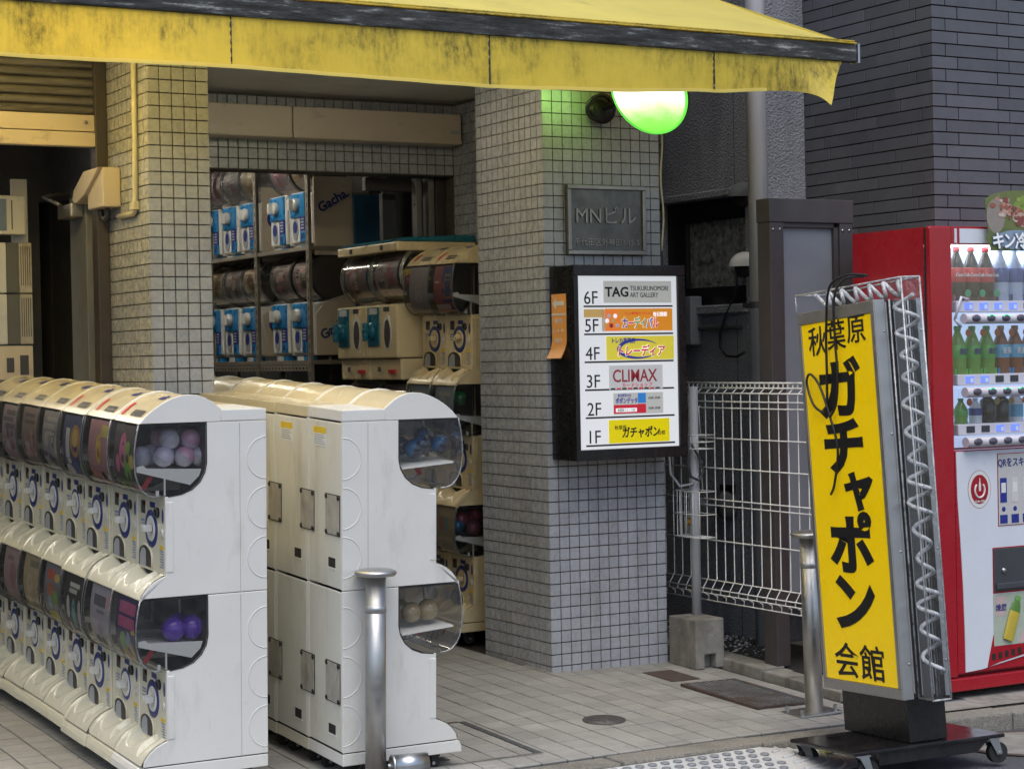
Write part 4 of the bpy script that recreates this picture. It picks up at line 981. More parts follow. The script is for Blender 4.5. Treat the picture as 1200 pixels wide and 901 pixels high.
for k, (x, z, m_) in enumerate(((-2.082, 1.072, lil), (-2.135, 1.072, lil), (-2.012, 1.070, pnk), (-1.958, 1.069, lil), (-2.062, 1.128, lil), (-1.990, 1.126, pnk))):
    capsule('pale capsule with a pink filling in the upper window of the end-panelled machine' if m_ is pnk else 'pale lilac clear capsule in the upper window of the end-panelled machine', (x, YN+(.0 if k != 1 else .06), z-.027), .0345, m_, (random.uniform(-1, 1), random.uniform(-1, 1), random.uniform(0, 6)), G1)
for k in range(7): capsule('pale capsule with a pink filling in the upper window of the end-panelled machine' if k % 2 else 'pale lilac clear capsule in the upper window of the end-panelled machine', (-2.10+.035*k, YN+.075, 1.050+.05*(k % 2)), .0345, [lil, pnk][k % 2], (k, k*.7, 0), G1)
for x, yy in ((-2.062, 0), (-1.995, .01), (-2.02, .08)): capsule('glossy purple capsule in the lower window of the end-panelled machine', (x, YN+yy, .489), .040, pur, (.4, .5+x, 0), 'purple capsules in the lower window')
YN2 = -1.262+.055
for k, (x, z) in enumerate(((-1.262, 1.072), (-1.205, 1.074), (-1.135, 1.074), (-1.235, 1.062), (-1.17, 1.10))):
    capsule('black and blue capsule in the upper window by the bollard', (x, YN2+(.055 if k in (0, 4) else 0), z-.022), .0335, dkb, (1.1+k*.8, .4*k, k), 'black and blue capsules')
for k, (x, z) in enumerate(((-1.258, .488), (-1.195, .492), (-1.275, .494))):
    capsule('matt gold capsule in the lower window by the bollard', (x, YN2+(.05 if k == 2 else 0), z), .035 if k != 1 else .037, gld, (.3*k, .9-.4*k, k), 'gold capsules')
for k, (x, z, m_, nm) in enumerate(((.02, 1.16, grn, 'green'), (.03, .60, rdc, 'wine red'), (.09, .62, rdc, 'wine red'), (.01, .57, blc, 'blue'), (.08, .56, rdc, 'wine red'))):
    capsule('%s capsule behind the window of the aged machine by the wide pillar' % nm, (x, .83+.03*(k % 2), z), .036, m_, (k, k, 0), '%s capsules in the aged machine' % nm)

# ================================================================== INSIDE THE SHOP AND THE LEFT UNIT
def old_machine(label, loc, w, seed):
    """older cream machine: clear horizontal drum, teal lid, teal crank and oval outlet"""
    t = thing('crank_capsule_machine', label, 'capsule machine', loc, (0, 0, 0), 'teal-lidded capsule machines')
    def tier(z0, full):
        MB().box(-.46, -.02, .004, w-.004, z0, z0+.26).build('body', K['aged'], t, .012, 3)
        MB().prism([(-.40, z0+.26), (-.02, z0+.26), (-.02, z0+.36), (-.18, z0+.30)], 'y', .006, w-.006).build('neck', K['aged'], t, .006)
        cy = z0+.405; cx = -.30; r = .135
        d = MB().lathe([(r, .012), (r, w-.012)], 40, Matrix.Translation((cx, 0, cy)) @ Matrix.Rotation(R(-90), 4, 'X')).build('drum', K['drumclear'], t)
        for yy in (.010, w-.010): MB().lathe([(r+.003, -.003), (r+.003, .003), (r-.012, .003), (r-.012, -.003)], 40, Matrix.Translation((cx, yy, cy)) @ Matrix.Rotation(R(-90), 4, 'X')).build('drum_ring', K['rim'], d)
        ck = MB(); ck.lathe([(r-.002, 0), (.0001, 0)], 40, Matrix.Translation((cx, .012, cy)) @ Matrix.Rotation(R(-90), 4, 'X')); ck.build('drum_cheek', K['drumclear'], d)
        b_, s_ = rnd_card(seed)
        mb = MB(); ms = [pmat(b_)]
        f = lambda u, v, o=0: (cx-(r-.008+o)*math.cos(-.9+1.9*v), .06+(w-.10)*u, cy+(r-.008+o)*math.sin(-.9+1.9*v))
        mb.grid(lambda u, v: f(u, v), 2, 16)
        for k, cu, cv, ru, rv, c in s_:
            ms.append(pmat(c)); mb.grid(lambda u, v: f(1-max(0, min(1, cu-ru+2*ru*u)), max(0, min(1, cv-rv+2*rv*v)), .001), 2, 4, len(ms)-1)
        mb.build('display_card', ms, t)
        for k in range(9):
            a = k*.7; MB().lathe([(.03*math.sin(i*math.pi/8)+1e-5, .03*math.cos(i*math.pi/8)) for i in range(9)], 12, Matrix.Translation((cx+.05*math.cos(a), .05+.03*(k % 3), cy-.06+.03*(k % 3)))).build('ball', [rdc[0], K['yellowp'], K['black'], blc[0]][k % 4], d)
        x = -.4605
        p_ = MB().box(x-.006, x+.001, w*.56, w-.03, z0+.06, z0+.25).build('front_plate', K['teal'], t, .004)
        MB().box(x-.007, x-.0062, w*.60, w-.05, z0+.215, z0+.245).build('label', K['gwhite'], p_)
        MB().lathe([(.040, 0), (.042, .012), (.034, .022), (.016, .026), (.014, .05), (0, .052)], 24, Matrix.Translation((x-.006, w*.77, z0+.135)) @ Matrix.Rotation(R(-90), 4, 'Y')).build('crank', K['teal'], p_)
        MB().box(x-.055, x-.03, w*.77-.012, w*.77+.012, z0+.085, z0+.175).build('crank_grip', K['teal'], p_, .006)
        ov = [(w*.30+.042*math.cos(a)*(1 if True else 0), z0+.125+.085*math.sin(a)) for a in [i*2*math.pi/24 for i in range(24)]]
        MB().prism(ov, 'x', x-.003, x+.001).build('outlet', K['gwhite'], t); MB().prism([(w*.30+(a-w*.30)*.80, z0+.118+(b-z0-.125)*.82) for a, b in ov], 'x', x-.0036, x-.0031).build('outlet_hole', K['inner'], t)
        MB().box(x-.001, x+.001, w*.24, w*.42, z0+.225, z0+.248).build('label', K['dkgrey'], t)
    tier(1.30, True); tier(.66, False); 
    MB().box(-.44, -.02, .006, w-.006, 1.195, 1.296).build('coin_box', K['aged'], t, .008)
    MB().box(-.44, -.02, .006, w-.006, .06, .655).build('stand', K['aged'], t, .01)
    MB().box(-.452, -.448, w*.62, w*.70, 1.235, 1.258).build('lock', K['dkgrey'], t)
    MB().box(-.452, -.4405, w*.16, w*.36, 1.226, 1.244).build('red_label', K['red'], t)
    MB().prism([(-.45, 1.815), (-.02, 1.815), (-.02, 1.86), (-.45, 1.86)], 'y', .004, w-.004).build('lid_base', K['aged'], t, .008)
    MB().prism([(-.45, 1.861), (-.02, 1.861), (-.02, 1.895), (-.12, 1.893), (-.40, 1.880)], 'y', .006, w-.006).build('lid', K['teal'], t, .008)
    MB().box(-.456, -.449, w*.47, w*.53, 1.826, 1.848).build('latch', K['dkgrey'], t)
    for dx in (-.4, -.06): MB().cyl((dx, .05, .0), (dx, w-.05, .0), .028, n=14).build('wheel', K['rubber'], t)
    return t
for i in range(2): old_machine(['teal-lidded cream capsule machine with a crank beside the three-tier machines', 'teal-lidded cream capsule machine with a crank nearer the blue shelf'][i], (.385, 1.278+.352*i, .05), .350, 120+i)

# blue-fronted machines on a slotted steel rack
def blue_machine(label, loc, seed, end):
    w = .285
    t = thing('blue_capsule_machine', label, 'capsule machine', loc, (0, 0, 0), 'blue-fronted capsule machines on the rack')
    MB().box(.02, .36, .010, w-.010, 0, .275).build('body', K['gwhite'], t, .008)
    MB().prism([(.04, .275), (.36, .275), (.36, .56), (.26, .56), (.22, .33)], 'y', .010, w-.010).build('spine', K['gwhite'], t, .006)
    f = MB().box(0, .02, .030, w-.030, .012, .285).build('front_frame', K['white2'], t, .012, 3)
    x = -.0005
    b_ = MB().box(x-.010, x+.002, .045, w-.045, .150, .280).build('blue_plate', K['blue'], t, .012, 2)
    MB().box(x-.008, x+.002, .045, .115, .018, .155).build('blue_strip', K['deepblue'], t, .006); MB().box(x-.0095, x+.001, .040, .112, .014, .072).build('blue_foot', K['blue'], t, .006)
    MB().box(x-.0105, x-.0075, .062, .092, .030, .058).build('coin_cup', K['navy'], t)
    k_ = MB().lathe([(.036, 0), (.037, .016), (.030, .024), (0, .026)], 24, Matrix.Translation((x-.010, .150, .215)) @ Matrix.Rotation(R(-90), 4, 'Y')).build('knob', K['gwhite'], t); MB().box(x-.060, x-.030, .140, .160, .185, .245).build('grip', K['white2'], k_, .005)
    ov = [(.185+.035*math.cos(a), .085+.060*math.sin(a)) for a in [i*2*math.pi/20 for i in range(20)]]
    MB().prism(ov, 'x', x-.004, x+.002).build('outlet', K['greyp'], t); MB().prism([(.185+(a-.185)*.8, .098+(b-.085)*.55) for a, b in ov], 'x', x-.0047, x-.0041).build('outlet_hole', K['deepblue'], t)
    for i in range(4): MB().box(x-.0090, x-.0078, .060, .100-.008*(i % 2), .085+.016*i, .092+.016*i).build('print_mark', K['gwhite'], t)
    # drum
    cx, cz, r = .13, .425, .130
    d = MB().lathe([(r, .012), (r, w-.012)], 36, Matrix.Translation((cx, 0, cz)) @ Matrix.Rotation(R(-90), 4, 'X')).build('drum', K['drumclear'], t)
    for yy in (.012, w-.012): MB().lathe([(r+.003, -.004), (r+.003, .004), (r-.010, .004), (r-.010, -.004)], 36, Matrix.Translation((cx, yy, cz)) @ Matrix.Rotation(R(-90), 4, 'X')).build('drum_ring', K['gap'] if end else K['rim'], d)
    if end: MB().lathe([(r-.004, 0), (.0001, 0)], 36, Matrix.Translation((cx, .014, cz)) @ Matrix.Rotation(R(-90), 4, 'X')).build('drum_cheek', K['inner'], d)
    c0, sh = rnd_card(seed); ms = [pmat(c0)]; mb = MB()
    g = lambda u, v, o=0: (cx-(r-.006+o)*math.cos(-1.0+2.0*v), .03+(w-.055)*u, cz+(r-.006+o)*math.sin(-1.0+2.0*v))
    mb.grid(lambda u, v: g(u, v), 2, 16)
    for k, cu, cv, ru, rv, c in sh: ms.append(pmat(c)); mb.grid(lambda u, v: g(1-max(0, min(1, cu-ru+2*ru*u)), max(0, min(1, cv-rv+2*rv*v)), .001), 2, 3, len(ms)-1)
    mb.build('display_card', ms, t)
    MB().box(.0, .05, .05, .11, -.034, -.004).build('price_tag', K['blue'], t); MB().box(-.001, .05, .115, .20, -.034, -.004).build('price_tag', K['gwhite'], t)
    return t
YB = [2.47, 2.755, 3.20, 3.485, 3.77, 4.055]
for r_, z0 in enumerate((1.375, 1.970)):
    for i, y in enumerate(YB):
        blue_machine('blue-fronted capsule machine on the %s shelf, %s from the lettered end panel' % (['lower', 'upper'][r_], ORD[i]), (.0, y, z0), 200+r_*10+i, i == 0)
    for i in range(2):
        ep = thing('lettered_end_panel', ['beige lettered side panel beside the lower blue machines', 'beige lettered side panel beside the upper blue machines'][r_], 'panel', (.02, [2.455, 3.185][i], z0), (0, 0, 0), 'lettered side panels %d' % r_)
        ep['label'] = ['beige lettered side panel of the %s shelf at the rack end', 'beige lettered side panel of the %s shelf between the rack bays'][i] % ['lower', 'upper'][r_]
        pp = [(.0, 0), (.0, .24), (.06, .28), (.10, .32), (.10, .30), (.38, .30), (.38, 0)] if r_ == 0 else [(.0, 0), (.0, .55), (.38, .55), (.38, 0)]
        pp = [(.0, 0), (.0, .22), (.04, .27), (.12, .29), (.19, .32), (.21, .56), (.225, .56), (.225, 0)] if r_ == 0 else [(.0, -.06), (.0, .36), (.225, .36), (.225, -.06)]
        MB().prism(pp, 'y', 0, .008).build('board', K['case'], ep)
        if i == 0:
            text('lettering', 'Gacha.', .072, K['gwhite'], ep, (.112, -.0012, .235 if r_ else .15), (R(90), R(-30), 0), bold=.06); text('lettering', 'Gacha.', .072, K['navy'], ep, (.112, -.0025, .235 if r_ else .15), (R(90), R(-30), 0), bold=.03)
        else:
            MB().lathe([(.05, 0), (.03, .001)], 20, Matrix.Translation((.08, -.001, .18)) @ Matrix.Rotation(R(90), 4, 'X')).build('lettering', K['navy'], ep)
rk = thing('steel_rack', 'slotted grey steel rack holding the blue capsule machines', 'rack', (0, 2.4, .05))
for yy in (.03, .765, 1.50, 2.24):
    for xx in (-.03, .42):
        p_ = MB().box(xx-.004, xx, yy-.018, yy+.018, 0, 2.62).box(xx, xx+.028, yy+.014, yy+.018, 0, 2.62).build('post', K['rack'], rk)
        sl_ = MB()
        for k in range(48): sl_.box(xx-.0047, xx-.0041, yy-.007, yy+.000, .06+.05*k, .085+.05*k)
        o_ = sl_.build('slots', K['kick'], p_); o_['kind'] = 'stuff'
for zz in (1.275, 1.885, .60, 2.50): MB().box(-.026, .42, .03, 2.24, zz, zz+.022).build('shelf_board', K['rack'], rk, .002)
for zz in (1.240, .565):
    b_ = MB().box(-.028, -.024, .05, 2.22, zz, zz+.032).build('shelf_edge', K['rack'], rk); sl_ = MB()
    for k in range(44): sl_.box(-.0287, -.0281, .07+.048*k, .085+.048*k, zz+.010, zz+.020)
    o_ = sl_.build('slots', K['kick'], b_); o_['kind'] = 'stuff'
tag(MB().box(.250, .470, 2.440, 2.452, .04, 2.235).build('blue_partition', K['bluecurtain'], None, .003), 'dark blue upright panel behind the rack end', 'panel')

# left unit: half-open shutter, guide rail, boxes on the wall
sh_ = thing('roller_shutter', 'half-open grey slatted roller shutter with a dirty beige bottom rail', 'shutter', (-2.6, .52, 2.215))
sp = [(0, 0), (-.010, .006), (-.013, .016), (-.010, .026), (0, .034), (.004, .017)]
sm_ = MB().prism(sp, 'x', -1.4, .83).build('slat', mat('shutter_slat', (.20,.19,.17), .55, .3, var=.2, dirt=.7, dcol=(.03,.028,.025), ds=(3,3,30), dlo=.45), sh_, 0, 2, (0, 0, .13))
for k in range(1, 9): inst(sm_, sh_, (0, 0, .13+.0365*k))
MB().box(-1.4, .83, -.020, .018, .062, .128).build('bottom_rail', K['case'], sh_, .004); MB().box(-1.4, .82, -.028, .022, .0, .058).build('bottom_rail', K['case'], sh_, .006)
MB().lathe([(.008, 0), (.008, .003), (0, .004)], 12, Matrix.Translation((.78, -.0205, .098)) @ Matrix.Rotation(R(90), 4, 'X')).build('screw', K['zinc'], sh_)
tag(MB().box(-1.785, -1.737, .485, .56, -.02, 2.62).build('guide_rail', K['brown'], None, .004), 'brown metal shutter guide rail against the narrow pillar', 'rail')
dk = thing('dark_doorway', 'black open doorway in the unit left of the narrow pillar', 'doorway', (-1.735, .93, .02))
MB().box(-.004, -.0015, 0, .36, 0, 2.03).build('opening', K['kick'], dk); MB().box(-.030, -.002, -.045, -.002, 0, 2.06).build('jamb', K['darkwall'], dk, .004); MB().box(-.045, -.003, -.27, -.05, 0, 2.02).build('door_leaf', K['panelgrey'], dk, .004)  # opening is a flat near-black sheet painting the shade inside
cl_ = MB().box(-.10, -.046, -.25, -.06, 1.93, 1.985).build('door_closer', K['alu'], dk, .006); MB().tube([(-.09, -.07, 1.99), (-.13, .03, 2.03), (-.03, .02, 2.05)], .009, 6).build('closer_arm', K['alu'], cl_)
GW = 'boxes on the wall of the left unit'
tag(MB().box(-2.012, -1.945, .92, .94, 1.83, 2.12).build('white_board', K['gwhite'], None, .003), 'tall pale board behind the wall boxes of the left unit', 'board')
b1 = thing('display_box', 'off-white display box with a small picture above the grey units', 'box', (-2.20, .84, 1.885)); MB().box(0, .225, 0, .075, 0, .16).build('case', K['gwhite'], b1, .008); MB().box(.03, .145, -.002, .0005, .015, .145).build('picture', pmat((.16,.22,.34)), b1); MB().box(.165, .17, -.001, .001, .02, .14).build('slot', K['dkgrey'], b1)
for k, zz in enumerate((1.645, 1.435)):
    b2 = thing('vented_unit', ['grey and beige vented wall unit, upper of two', 'grey and beige vented wall unit, lower of two'][k], 'wall unit', (-2.20, .82, zz), (0, 0, 0), GW)
    MB().box(0, .135, 0, .09, 0, .205).build('case', K['gwhite'], b2, .005); MB().box(.136, .186, .003, .09, 0, .205).build('dark_band', K['wallpaint'], b2, .002); MB().box(.187, .240, 0, .09, 0, .205).build('vent_cover', K['oldplate'], b2, .004)
    for i in range(5): MB().box(.193+.009*i, .196+.009*i, -.0012, .0005, .03, .19).build('slot', K['dkgrey'], b2)
b3 = thing('keypad_box', 'small beige keypad box below the vented units', 'box', (-2.10, .83, 1.29)); MB().box(0, .14, 0, .07, 0, .14).build('case', K['case'], b3, .004); MB().box(.03, .06, -.002, .0005, .03, .09).build('window', K['dkgrey'], b3); MB().box(.085, .12, -.002, .0005, .02, .10).build('keys', K['dkgrey'], b3)
# fittings on the left face of the narrow pillar
ob = thing('outlet_box', 'beige weatherproof box with a sloping hood on the narrow pillar', 'electrical box', (-1.735, .33, 1.965))
MB().box(-.075, -.002, 0, .20, 0, .155).build('case', K['case'], ob, .005); MB().prism([(0, .155), (.20, .155), (.34, .09), (.36, .05), (.32, .035), (.20, .06)], 'x', -.09, -.004).build('hood', K['case'], ob, .004)
MB().tube([(-.04, .06, 0), (-.04, .06, -.03), (-.04, .09, -.045), (-.04, .13, -.03), (-.04, .13, 0)], .009, 8).build('cable_loop', K['dkgrey'], ob)
cd = thing('conduit_pipe', 'ivory conduit bending down the narrow pillar to the beige box', 'conduit', (-1.735, .13, 1.925))
MB().tube([(-.012, .20, .0), (-.012, .03, .0), (-.012, .008, .006), (-.012, .0, .02), (-.012, -.005, .06), (-.012, -.015, .3), (-.012, -.02, .70)], .011, 10).build('pipe', K['conduit'], cd); MB().box(-.026, -.001, -.022, .018, .012, .045).build('elbow_sleeve', K['conduit'], cd, .004)

# fluorescent battens: their streaks show on the drums and hoods; soffit one added
tube_m = emit('fluorescent_tube', (1.0, .94, .80), 21.0)
def batten(label, x, y0, y1, z, tube_m=tube_m, rz=0):
    t = thing('fluorescent_batten', label, 'ceiling light', (x, y0, z), (0, 0, rz)); L_ = y1-y0
    MB().box(-.03, .03, 0, L_, .03, .07).build('housing', K['white2'], t, .004)
    for s in (-.022, .022): MB().cyl((s, .03, .012), (s, L_-.03, .012), .013, n=12).build('tube', tube_m, t)
    return t
batten('twin fluorescent batten inside the shop nearer the entrance', -.75, 2.1, 3.3, 2.72)
batten('twin fluorescent batten deeper inside the shop', -.75, 4.0, 5.2, 2.72)
batten('twin fluorescent batten under the awning beside the cream row', -2.30, -.85, .25, 2.53, emit('warm_tube', (1.0, .74, .26), 26.0))
batten('added twin batten hidden behind the awning hem to brighten the recess', -.25, .2, 1.3, 2.548, emit('added_soffit_tube', (1.0, .90, .72), 11.0), R(90))  # added lamp, hidden by the valance, brightening case and lintel
for k, y in enumerate((2.1, 3.0, 3.9)):
    batten('twin fluorescent batten in the left unit, %s from the shutter' % ORD[k], -2.5, y, y+2.2, 2.60, rz=R(90))

# ================================================================== RIGHT SIDE
# --- mesh fence with post, foot block and hanging wire racks
fe = thing('mesh_fence', 'white welded wire mesh fence between pillar and alley', 'fence', (.75, 0, 0))
Yf = [.30-.0655*k for k in range(18)]
for y in Yf:
    if y < -.83: continue
    MB().tube([(.028, y, 1.216), (.028, y, 1.190), (.0, y, 1.168), (0, y, 1.14), (0, y, .36), (-.028, y, .318), (-.030, y, .300), (0, y, .282), (0, y, .262)], .0027, 6).build('upright_wire', K['wire'], fe)
for z, xo in ((1.214, .028), (1.192, .028), (1.170, 0), (1.134, 0), (1.106, 0), (.974, 0), (.844, 0), (.707, 0), (.681, 0), (.528, 0), (.353, 0), (.318, -.028), (.298, -.030), (.262, 0)):
    MB().tube([(xo-.004, .32, z), (xo-.004, -.83, z)], .0031 if z < 1.18 else .0040, 6).build('cross_wire', K['wire'], fe)
st_ = MB()
for k in range(36): st_.tube([(.028, .30-.0327*k, 1.216), (.028, .30-.0327*k, 1.186)], .0036, 5)
st_.build('top_comb', K['wire'], fe)
fp = MB().cyl((-.052, -.075, .05), (-.052, -.075, 1.20), .021, n=20).build('post', K['pipe'], fe)
MB().box(-.06, .006, -.085, -.06, .68, .71).build('clamp', K['zinc'], fp)
fb = thing('concrete_foot', 'notched concrete foot block at the base of the fence post', 'concrete block', (.66, -.13, gz(.66, -.13)), (0, 0, R(0)))
pr_ = [(-.075, 0), (-.028, 0), (-.028, .062), (.032, .062), (.032, 0), (.075, 0), (.075, .215), (-.075, .215)]
MB().prism(pr_, 'y', -.095, -.045).box(-.075, .075, -.0452, .11, 0, .215).build('block', K['concrete'], fb, .007, 2)
for k, (y0, z0, dz) in enumerate(((-.02, .93, .06), (-.03, .545, .20))):
    wb = thing('wire_rack', ['small white wire rack hooked high on the mesh fence', 'deeper white wire rack hooked low on the mesh fence'][k], 'wire rack', (.735, y0-.17, z0))
    for i in range(5): MB().tube([(-.10+.02*i, .0, 0), (-.10+.02*i, .20, 0), (-.10+.02*i, .20, dz), ], .002, 5).build('wire', K['wire'], wb)
    for zz in (0, dz*.5, dz):
        MB().tube([(-.10, 0, zz), (-.10, .20, zz), (-.012, .20, zz), (-.012, 0, zz)], .0024, 5, closed=True).build('wire', K['wire'], wb)
    for i in range(5): MB().tube([(-.10, .05*i, 0), (-.10, .05*i, dz)], .002, 5).build('wire', K['wire'], wb)
    MB().tube([(-.012, .10, dz), (-.012, .11, dz+.12), (-.004, .11, dz+.125)], .0022, 5).build('hook', K['wire'], wb)
cc = MB().tube([(.585, -.19, .99), (.60, -.17, .86), (.64, -.13, .81), (.69, -.12, .79), (.715, -.12, .83), (.69, -.115, .90), (.66, -.11, .95)], .006, 8)
tag(cc.build('power_cable', K['dkgrey']), 'dark cable looping from the directory to the fence post', 'cable')
c2 = MB().tube([(.60, -.02, .95), (.602, -.03, .82), (.63, -.06, .765), (.68, -.09, .775), (.70, -.10, .82)], .006, 8)
tag(c2.build('grey_cable', K['pipe']), 'light grey cable coiled beside the fence post', 'cable')
tag(MB().lathe([(.012, 0), (.02, .008), (.011, .02), (.004, .022)], 9, Matrix.Rotation(R(70), 4, 'X')).build('orange_tag', emit('tag_orange', (.5,.22,.01), .0), None, 0, 2, (.70, -.03, .60)), 'small orange plastic tie on the mesh fence', 'tag')

# --- brown frame with grey panel
bf = thing('notice_board', 'brown metal frame board with a grey panel behind the fence', 'frame board', (.81, -.5, .0))
MB().box(0, .452, 0, .095, 1.892, 1.993).build('header', K['brown'], bf, .004)
for x0 in (.003, .377): 
    p_ = MB().box(x0, x0+.072, .003, .092, .012, 1.8915).build('post', K['brown'], bf, .003)
    for dx in (.016, .052): MB().lathe([(.006, 0), (.006, .003), (0, .004)], 10, Matrix.Translation((x0+dx, .003, 1.862)) @ Matrix.Rotation(R(90), 4, 'X')).build('rivet', K['zinc'], p_)
MB().box(.0755, .3765, .030, .060, .32, 1.875).build('panel', K['panelgrey'], bf); MB().box(.352, .3765, .012, .029, .32, 1.875).build('inner_strip', K['brown'], bf, .002); MB().box(.0755, .352, .012, .029, 1.872, 1.8915).build('inner_strip', K['brown'], bf, .002)
MB().box(.0755, .3765, .012, .075, .28, .318).build('lower_rail', K['brown'], bf, .002)

# --- downpipe, vents, box and cable on the stucco wall
dp = thing('downpipe', 'tall pale grey plastic downpipe at the stucco corner', 'downpipe', (1.185, .08, -.02))
MB().cyl((0, 0, 0), (0, 0, 6), .046, n=28).build('pipe', K['pipe'], dp)
for zz in (1.565, 3.4): c_ = MB().lathe([(.049, 0), (.049, .03)], 28, Matrix.Translation((0, 0, zz))).build('bracket', K['dkgrey'], dp); MB().box(-.01, .05, .03, .12, zz+.004, zz+.026).build('arm', K['dkgrey'], c_)
for k, (z, m_, lab) in enumerate(((2.09, K['wallpaint'], 'dark grey domed vent hood on the alley wall'), (1.765, K['gwhite'], 'off-white domed vent hood below the dark one'))):
    v_ = thing('vent_hood', lab, 'vent', (1.25, .27, z))
    MB().grid(lambda u, v: (-.085*math.sin(v*math.pi/2)*math.sin(u*math.pi)-.002, .06*math.cos(u*math.pi), .07*math.cos(v*math.pi/2)*math.sin(u*math.pi)**.5-.02), 14, 8).build('hood', m_, v_); MB().cyl((-.004, 0, -.02), (-.03, 0, -.02), .05, n=20).build('throat', K['kick'], v_)
tag(MB().box(1.18, 1.249, .63, .80, 1.385, 1.62).build('wall_box', K['panelgrey'], None, .006), 'grey metal box fixed on the stucco wall beyond the directory', 'electrical box')
c3 = [(1.225, .30, 1.74), (1.225, .31, 1.66), (1.22, .33, 1.60), (1.215, .39, 1.52), (1.21, .43, 1.44), (1.21, .43, 1.37), (1.21, .38, 1.33), (1.21, .30, 1.325), (1.21, .24, 1.345)]
tag(MB().tube(c3, .006, 8).build('looped_cable', K['black']), 'black cable hanging in a loop on the alley wall', 'cable')
gm = thing('meter_dome', 'dark round glass meter low on the alley wall', 'meter', (1.24, .42, .62)); MB().lathe([(.07, 0), (.07, .02), (.05, .05), (0, .062)], 24, Matrix.Rotation(R(-90), 4, 'Y')).build('dome', K['wallpaint'], gm); MB().box(-.02, .0, -.05, .05, .07, .10).build('cover', K['black'], gm)

# --- yellow sign on casters
sg = thing('wheeled_sign', 'tilted yellow shop sign box with black characters on a wheeled base', 'sign', (.259, -1.513, .124), (0, 0, 0))
sg.rotation_euler = (Matrix.Rotation(-.147, 3, 'Z') @ Matrix.Rotation(-.026, 3, 'Y') @ Matrix.Rotation(-.067, 3, 'X')).to_euler()
SW, SD, SH = .527, .187, 1.36
ypan = mat('yellow_acrylic', (.92,.64,.004), .30, var=.04, vs=3, dirt=.25, dcol=(.35,.22,.01), ds=(3,3,5), dlo=.62)
MB().box(.010, SD-.004, -SW+.012, -.004, .006, SH-.006).build('housing', K['black'], sg)
yb = ypan.node_tree.nodes['Principled BSDF']; yb.inputs['Emission Color'].default_value = (.95, .60, .0, 1); yb.inputs['Emission Strength'].default_value = .16  # slight yellow emission added to brighten the face
MB().box(.0, .0098, -SW+.026, -.022, .038, SH-.045).build('face', ypan, sg)
for b_ in ((-SW, 0, 0, .036), (-SW, 0, SH-.043, SH)): MB().box(-.004, .012, b_[0], b_[1], b_[2], b_[3]).build('frame_bar', K['alu'], sg, .002)
for b_ in ((-.020, 0), (-SW, -SW+.024)): MB().box(-.004, .012, b_[0], b_[1], .0365, SH-.0435).build('frame_bar', K['alu'], sg, .002)
MB().box(-.001, .040, -SW-.003, -SW+.008, 0, SH).build('corner_angle', K['alu'], sg, .001); MB().box(SD-.022, SD+.002, -SW-.003, -SW+.008, 0, SH).build('corner_angle', K['alu'], sg, .001)
for zz in (.12, .5, .9, 1.25):
    for xx in (.030, SD-.010): MB().lathe([(.004, 0), (.004, .002), (0, .003)], 8, Matrix.Translation((xx, -SW-.003, zz)) @ Matrix.Rotation(R(90), 4, 'X')).build('screw', K['zinc'], sg)
# characters: local y runs away from the reader's left-to-right, so the reader's right is -y
def sch(ch, u, z, s, b, sx=1.0): return text('character', ch, s, K['ink'], sg, (-.0012, -u, z), FACE_W, bold=b, sx=sx)
for ch, u, z in (('秋', .130, 1.250), ('葉', .262, 1.262), ('原', .398, 1.272)): sch(ch, u, z, .112, .008, 1.18)
for ch, u, z, s in (('ガ', .258, 1.075, .202), ('チ', .258, .868, .196), ('ャ', .338, .708, .160), ('ポ', .258, .530, .205), ('ン', .258, .318, .205)): sch(ch, u, z, s*1.08, .044, 1.36)
for ch, u, z in (('会', .172, .112), ('館', .342, .112)): sch(ch, u, z, .130, .010, 1.32)
# clear cover with a curled light tube on the street edge and along the top
cv = MB()
def sheet(mb, pts): mb.add(pts, [list(range(len(pts)))])
x0, x1, y0, y1, zt = .058, .131, -SW-.087, -SW-.003, SH+.066
for pts in ([(x0, y0, .0), (x1, y0, .0), (x1, y0, zt), (x0, y0, zt)], [(x0, y0, 0), (x0, y1, 0), (x0, y1, zt), (x0, y0, zt)], [(x1, y0, 0), (x1, y1, 0), (x1, y1, zt), (x1, y0, zt)], [(x0, y0, .0), (x1, y0, .0), (x1, y1, .0), (x0, y1, .0)],
            [(-.004, 0, SH), (x0, y0, SH), (x0, y0, zt), (-.004, 0, zt)], [(x1, 0, SH), (x1, y0, SH), (x1, y0, zt), (x1, 0, zt)], [(-.004, 0, zt), (x1, 0, zt), (x1, y0, zt), (x0, y0, zt)], [(-.004, 0, SH), (x1, 0, SH), (x1, 0, zt), (-.004, 0, zt)]): sheet(cv, pts)
co = cv.build('clear_cover', clear('sign_cover', (.98,.985,.99), .035, .05, .015), sg)
ed = MB()
for pts in ([(x0, y0, 0), (x0, y0, zt)], [(x1, y0, 0), (x1, y0, zt)], [(x0, y1, 0), (x0, y1, SH)], [(x0, y0, 0), (x1, y0, 0)], [(x1, y1, 0), (x1, y1, SH)], [(-.004, 0, zt), (x0, y0, zt)], [(x0, y0, zt), (x1, y0, zt)], [(x1, y0, zt), (x1, 0, zt)], [(-.004, 0, zt), (x1, 0, zt)], [(-.004, 0, SH), (-.004, 0, zt)], [(x1, 0, SH), (x1, 0, zt)]): ed.tube(pts, .0036, 5)
ed.build('cover_edge', clear('cover_edge_plastic', (.92,.94,.96), .35, .10, .45), co)
for xx in (.072, .118): MB().box(xx, xx+.004, -SW-.0035, -SW-.0012, .01, SH-.01).build('guide_strip', K['alu'], sg)
MB().box(x0-.020, x0-.014, -SW-.006, -SW+.006, .02, SH-.01).build('guide_strip', K['alu'], sg)
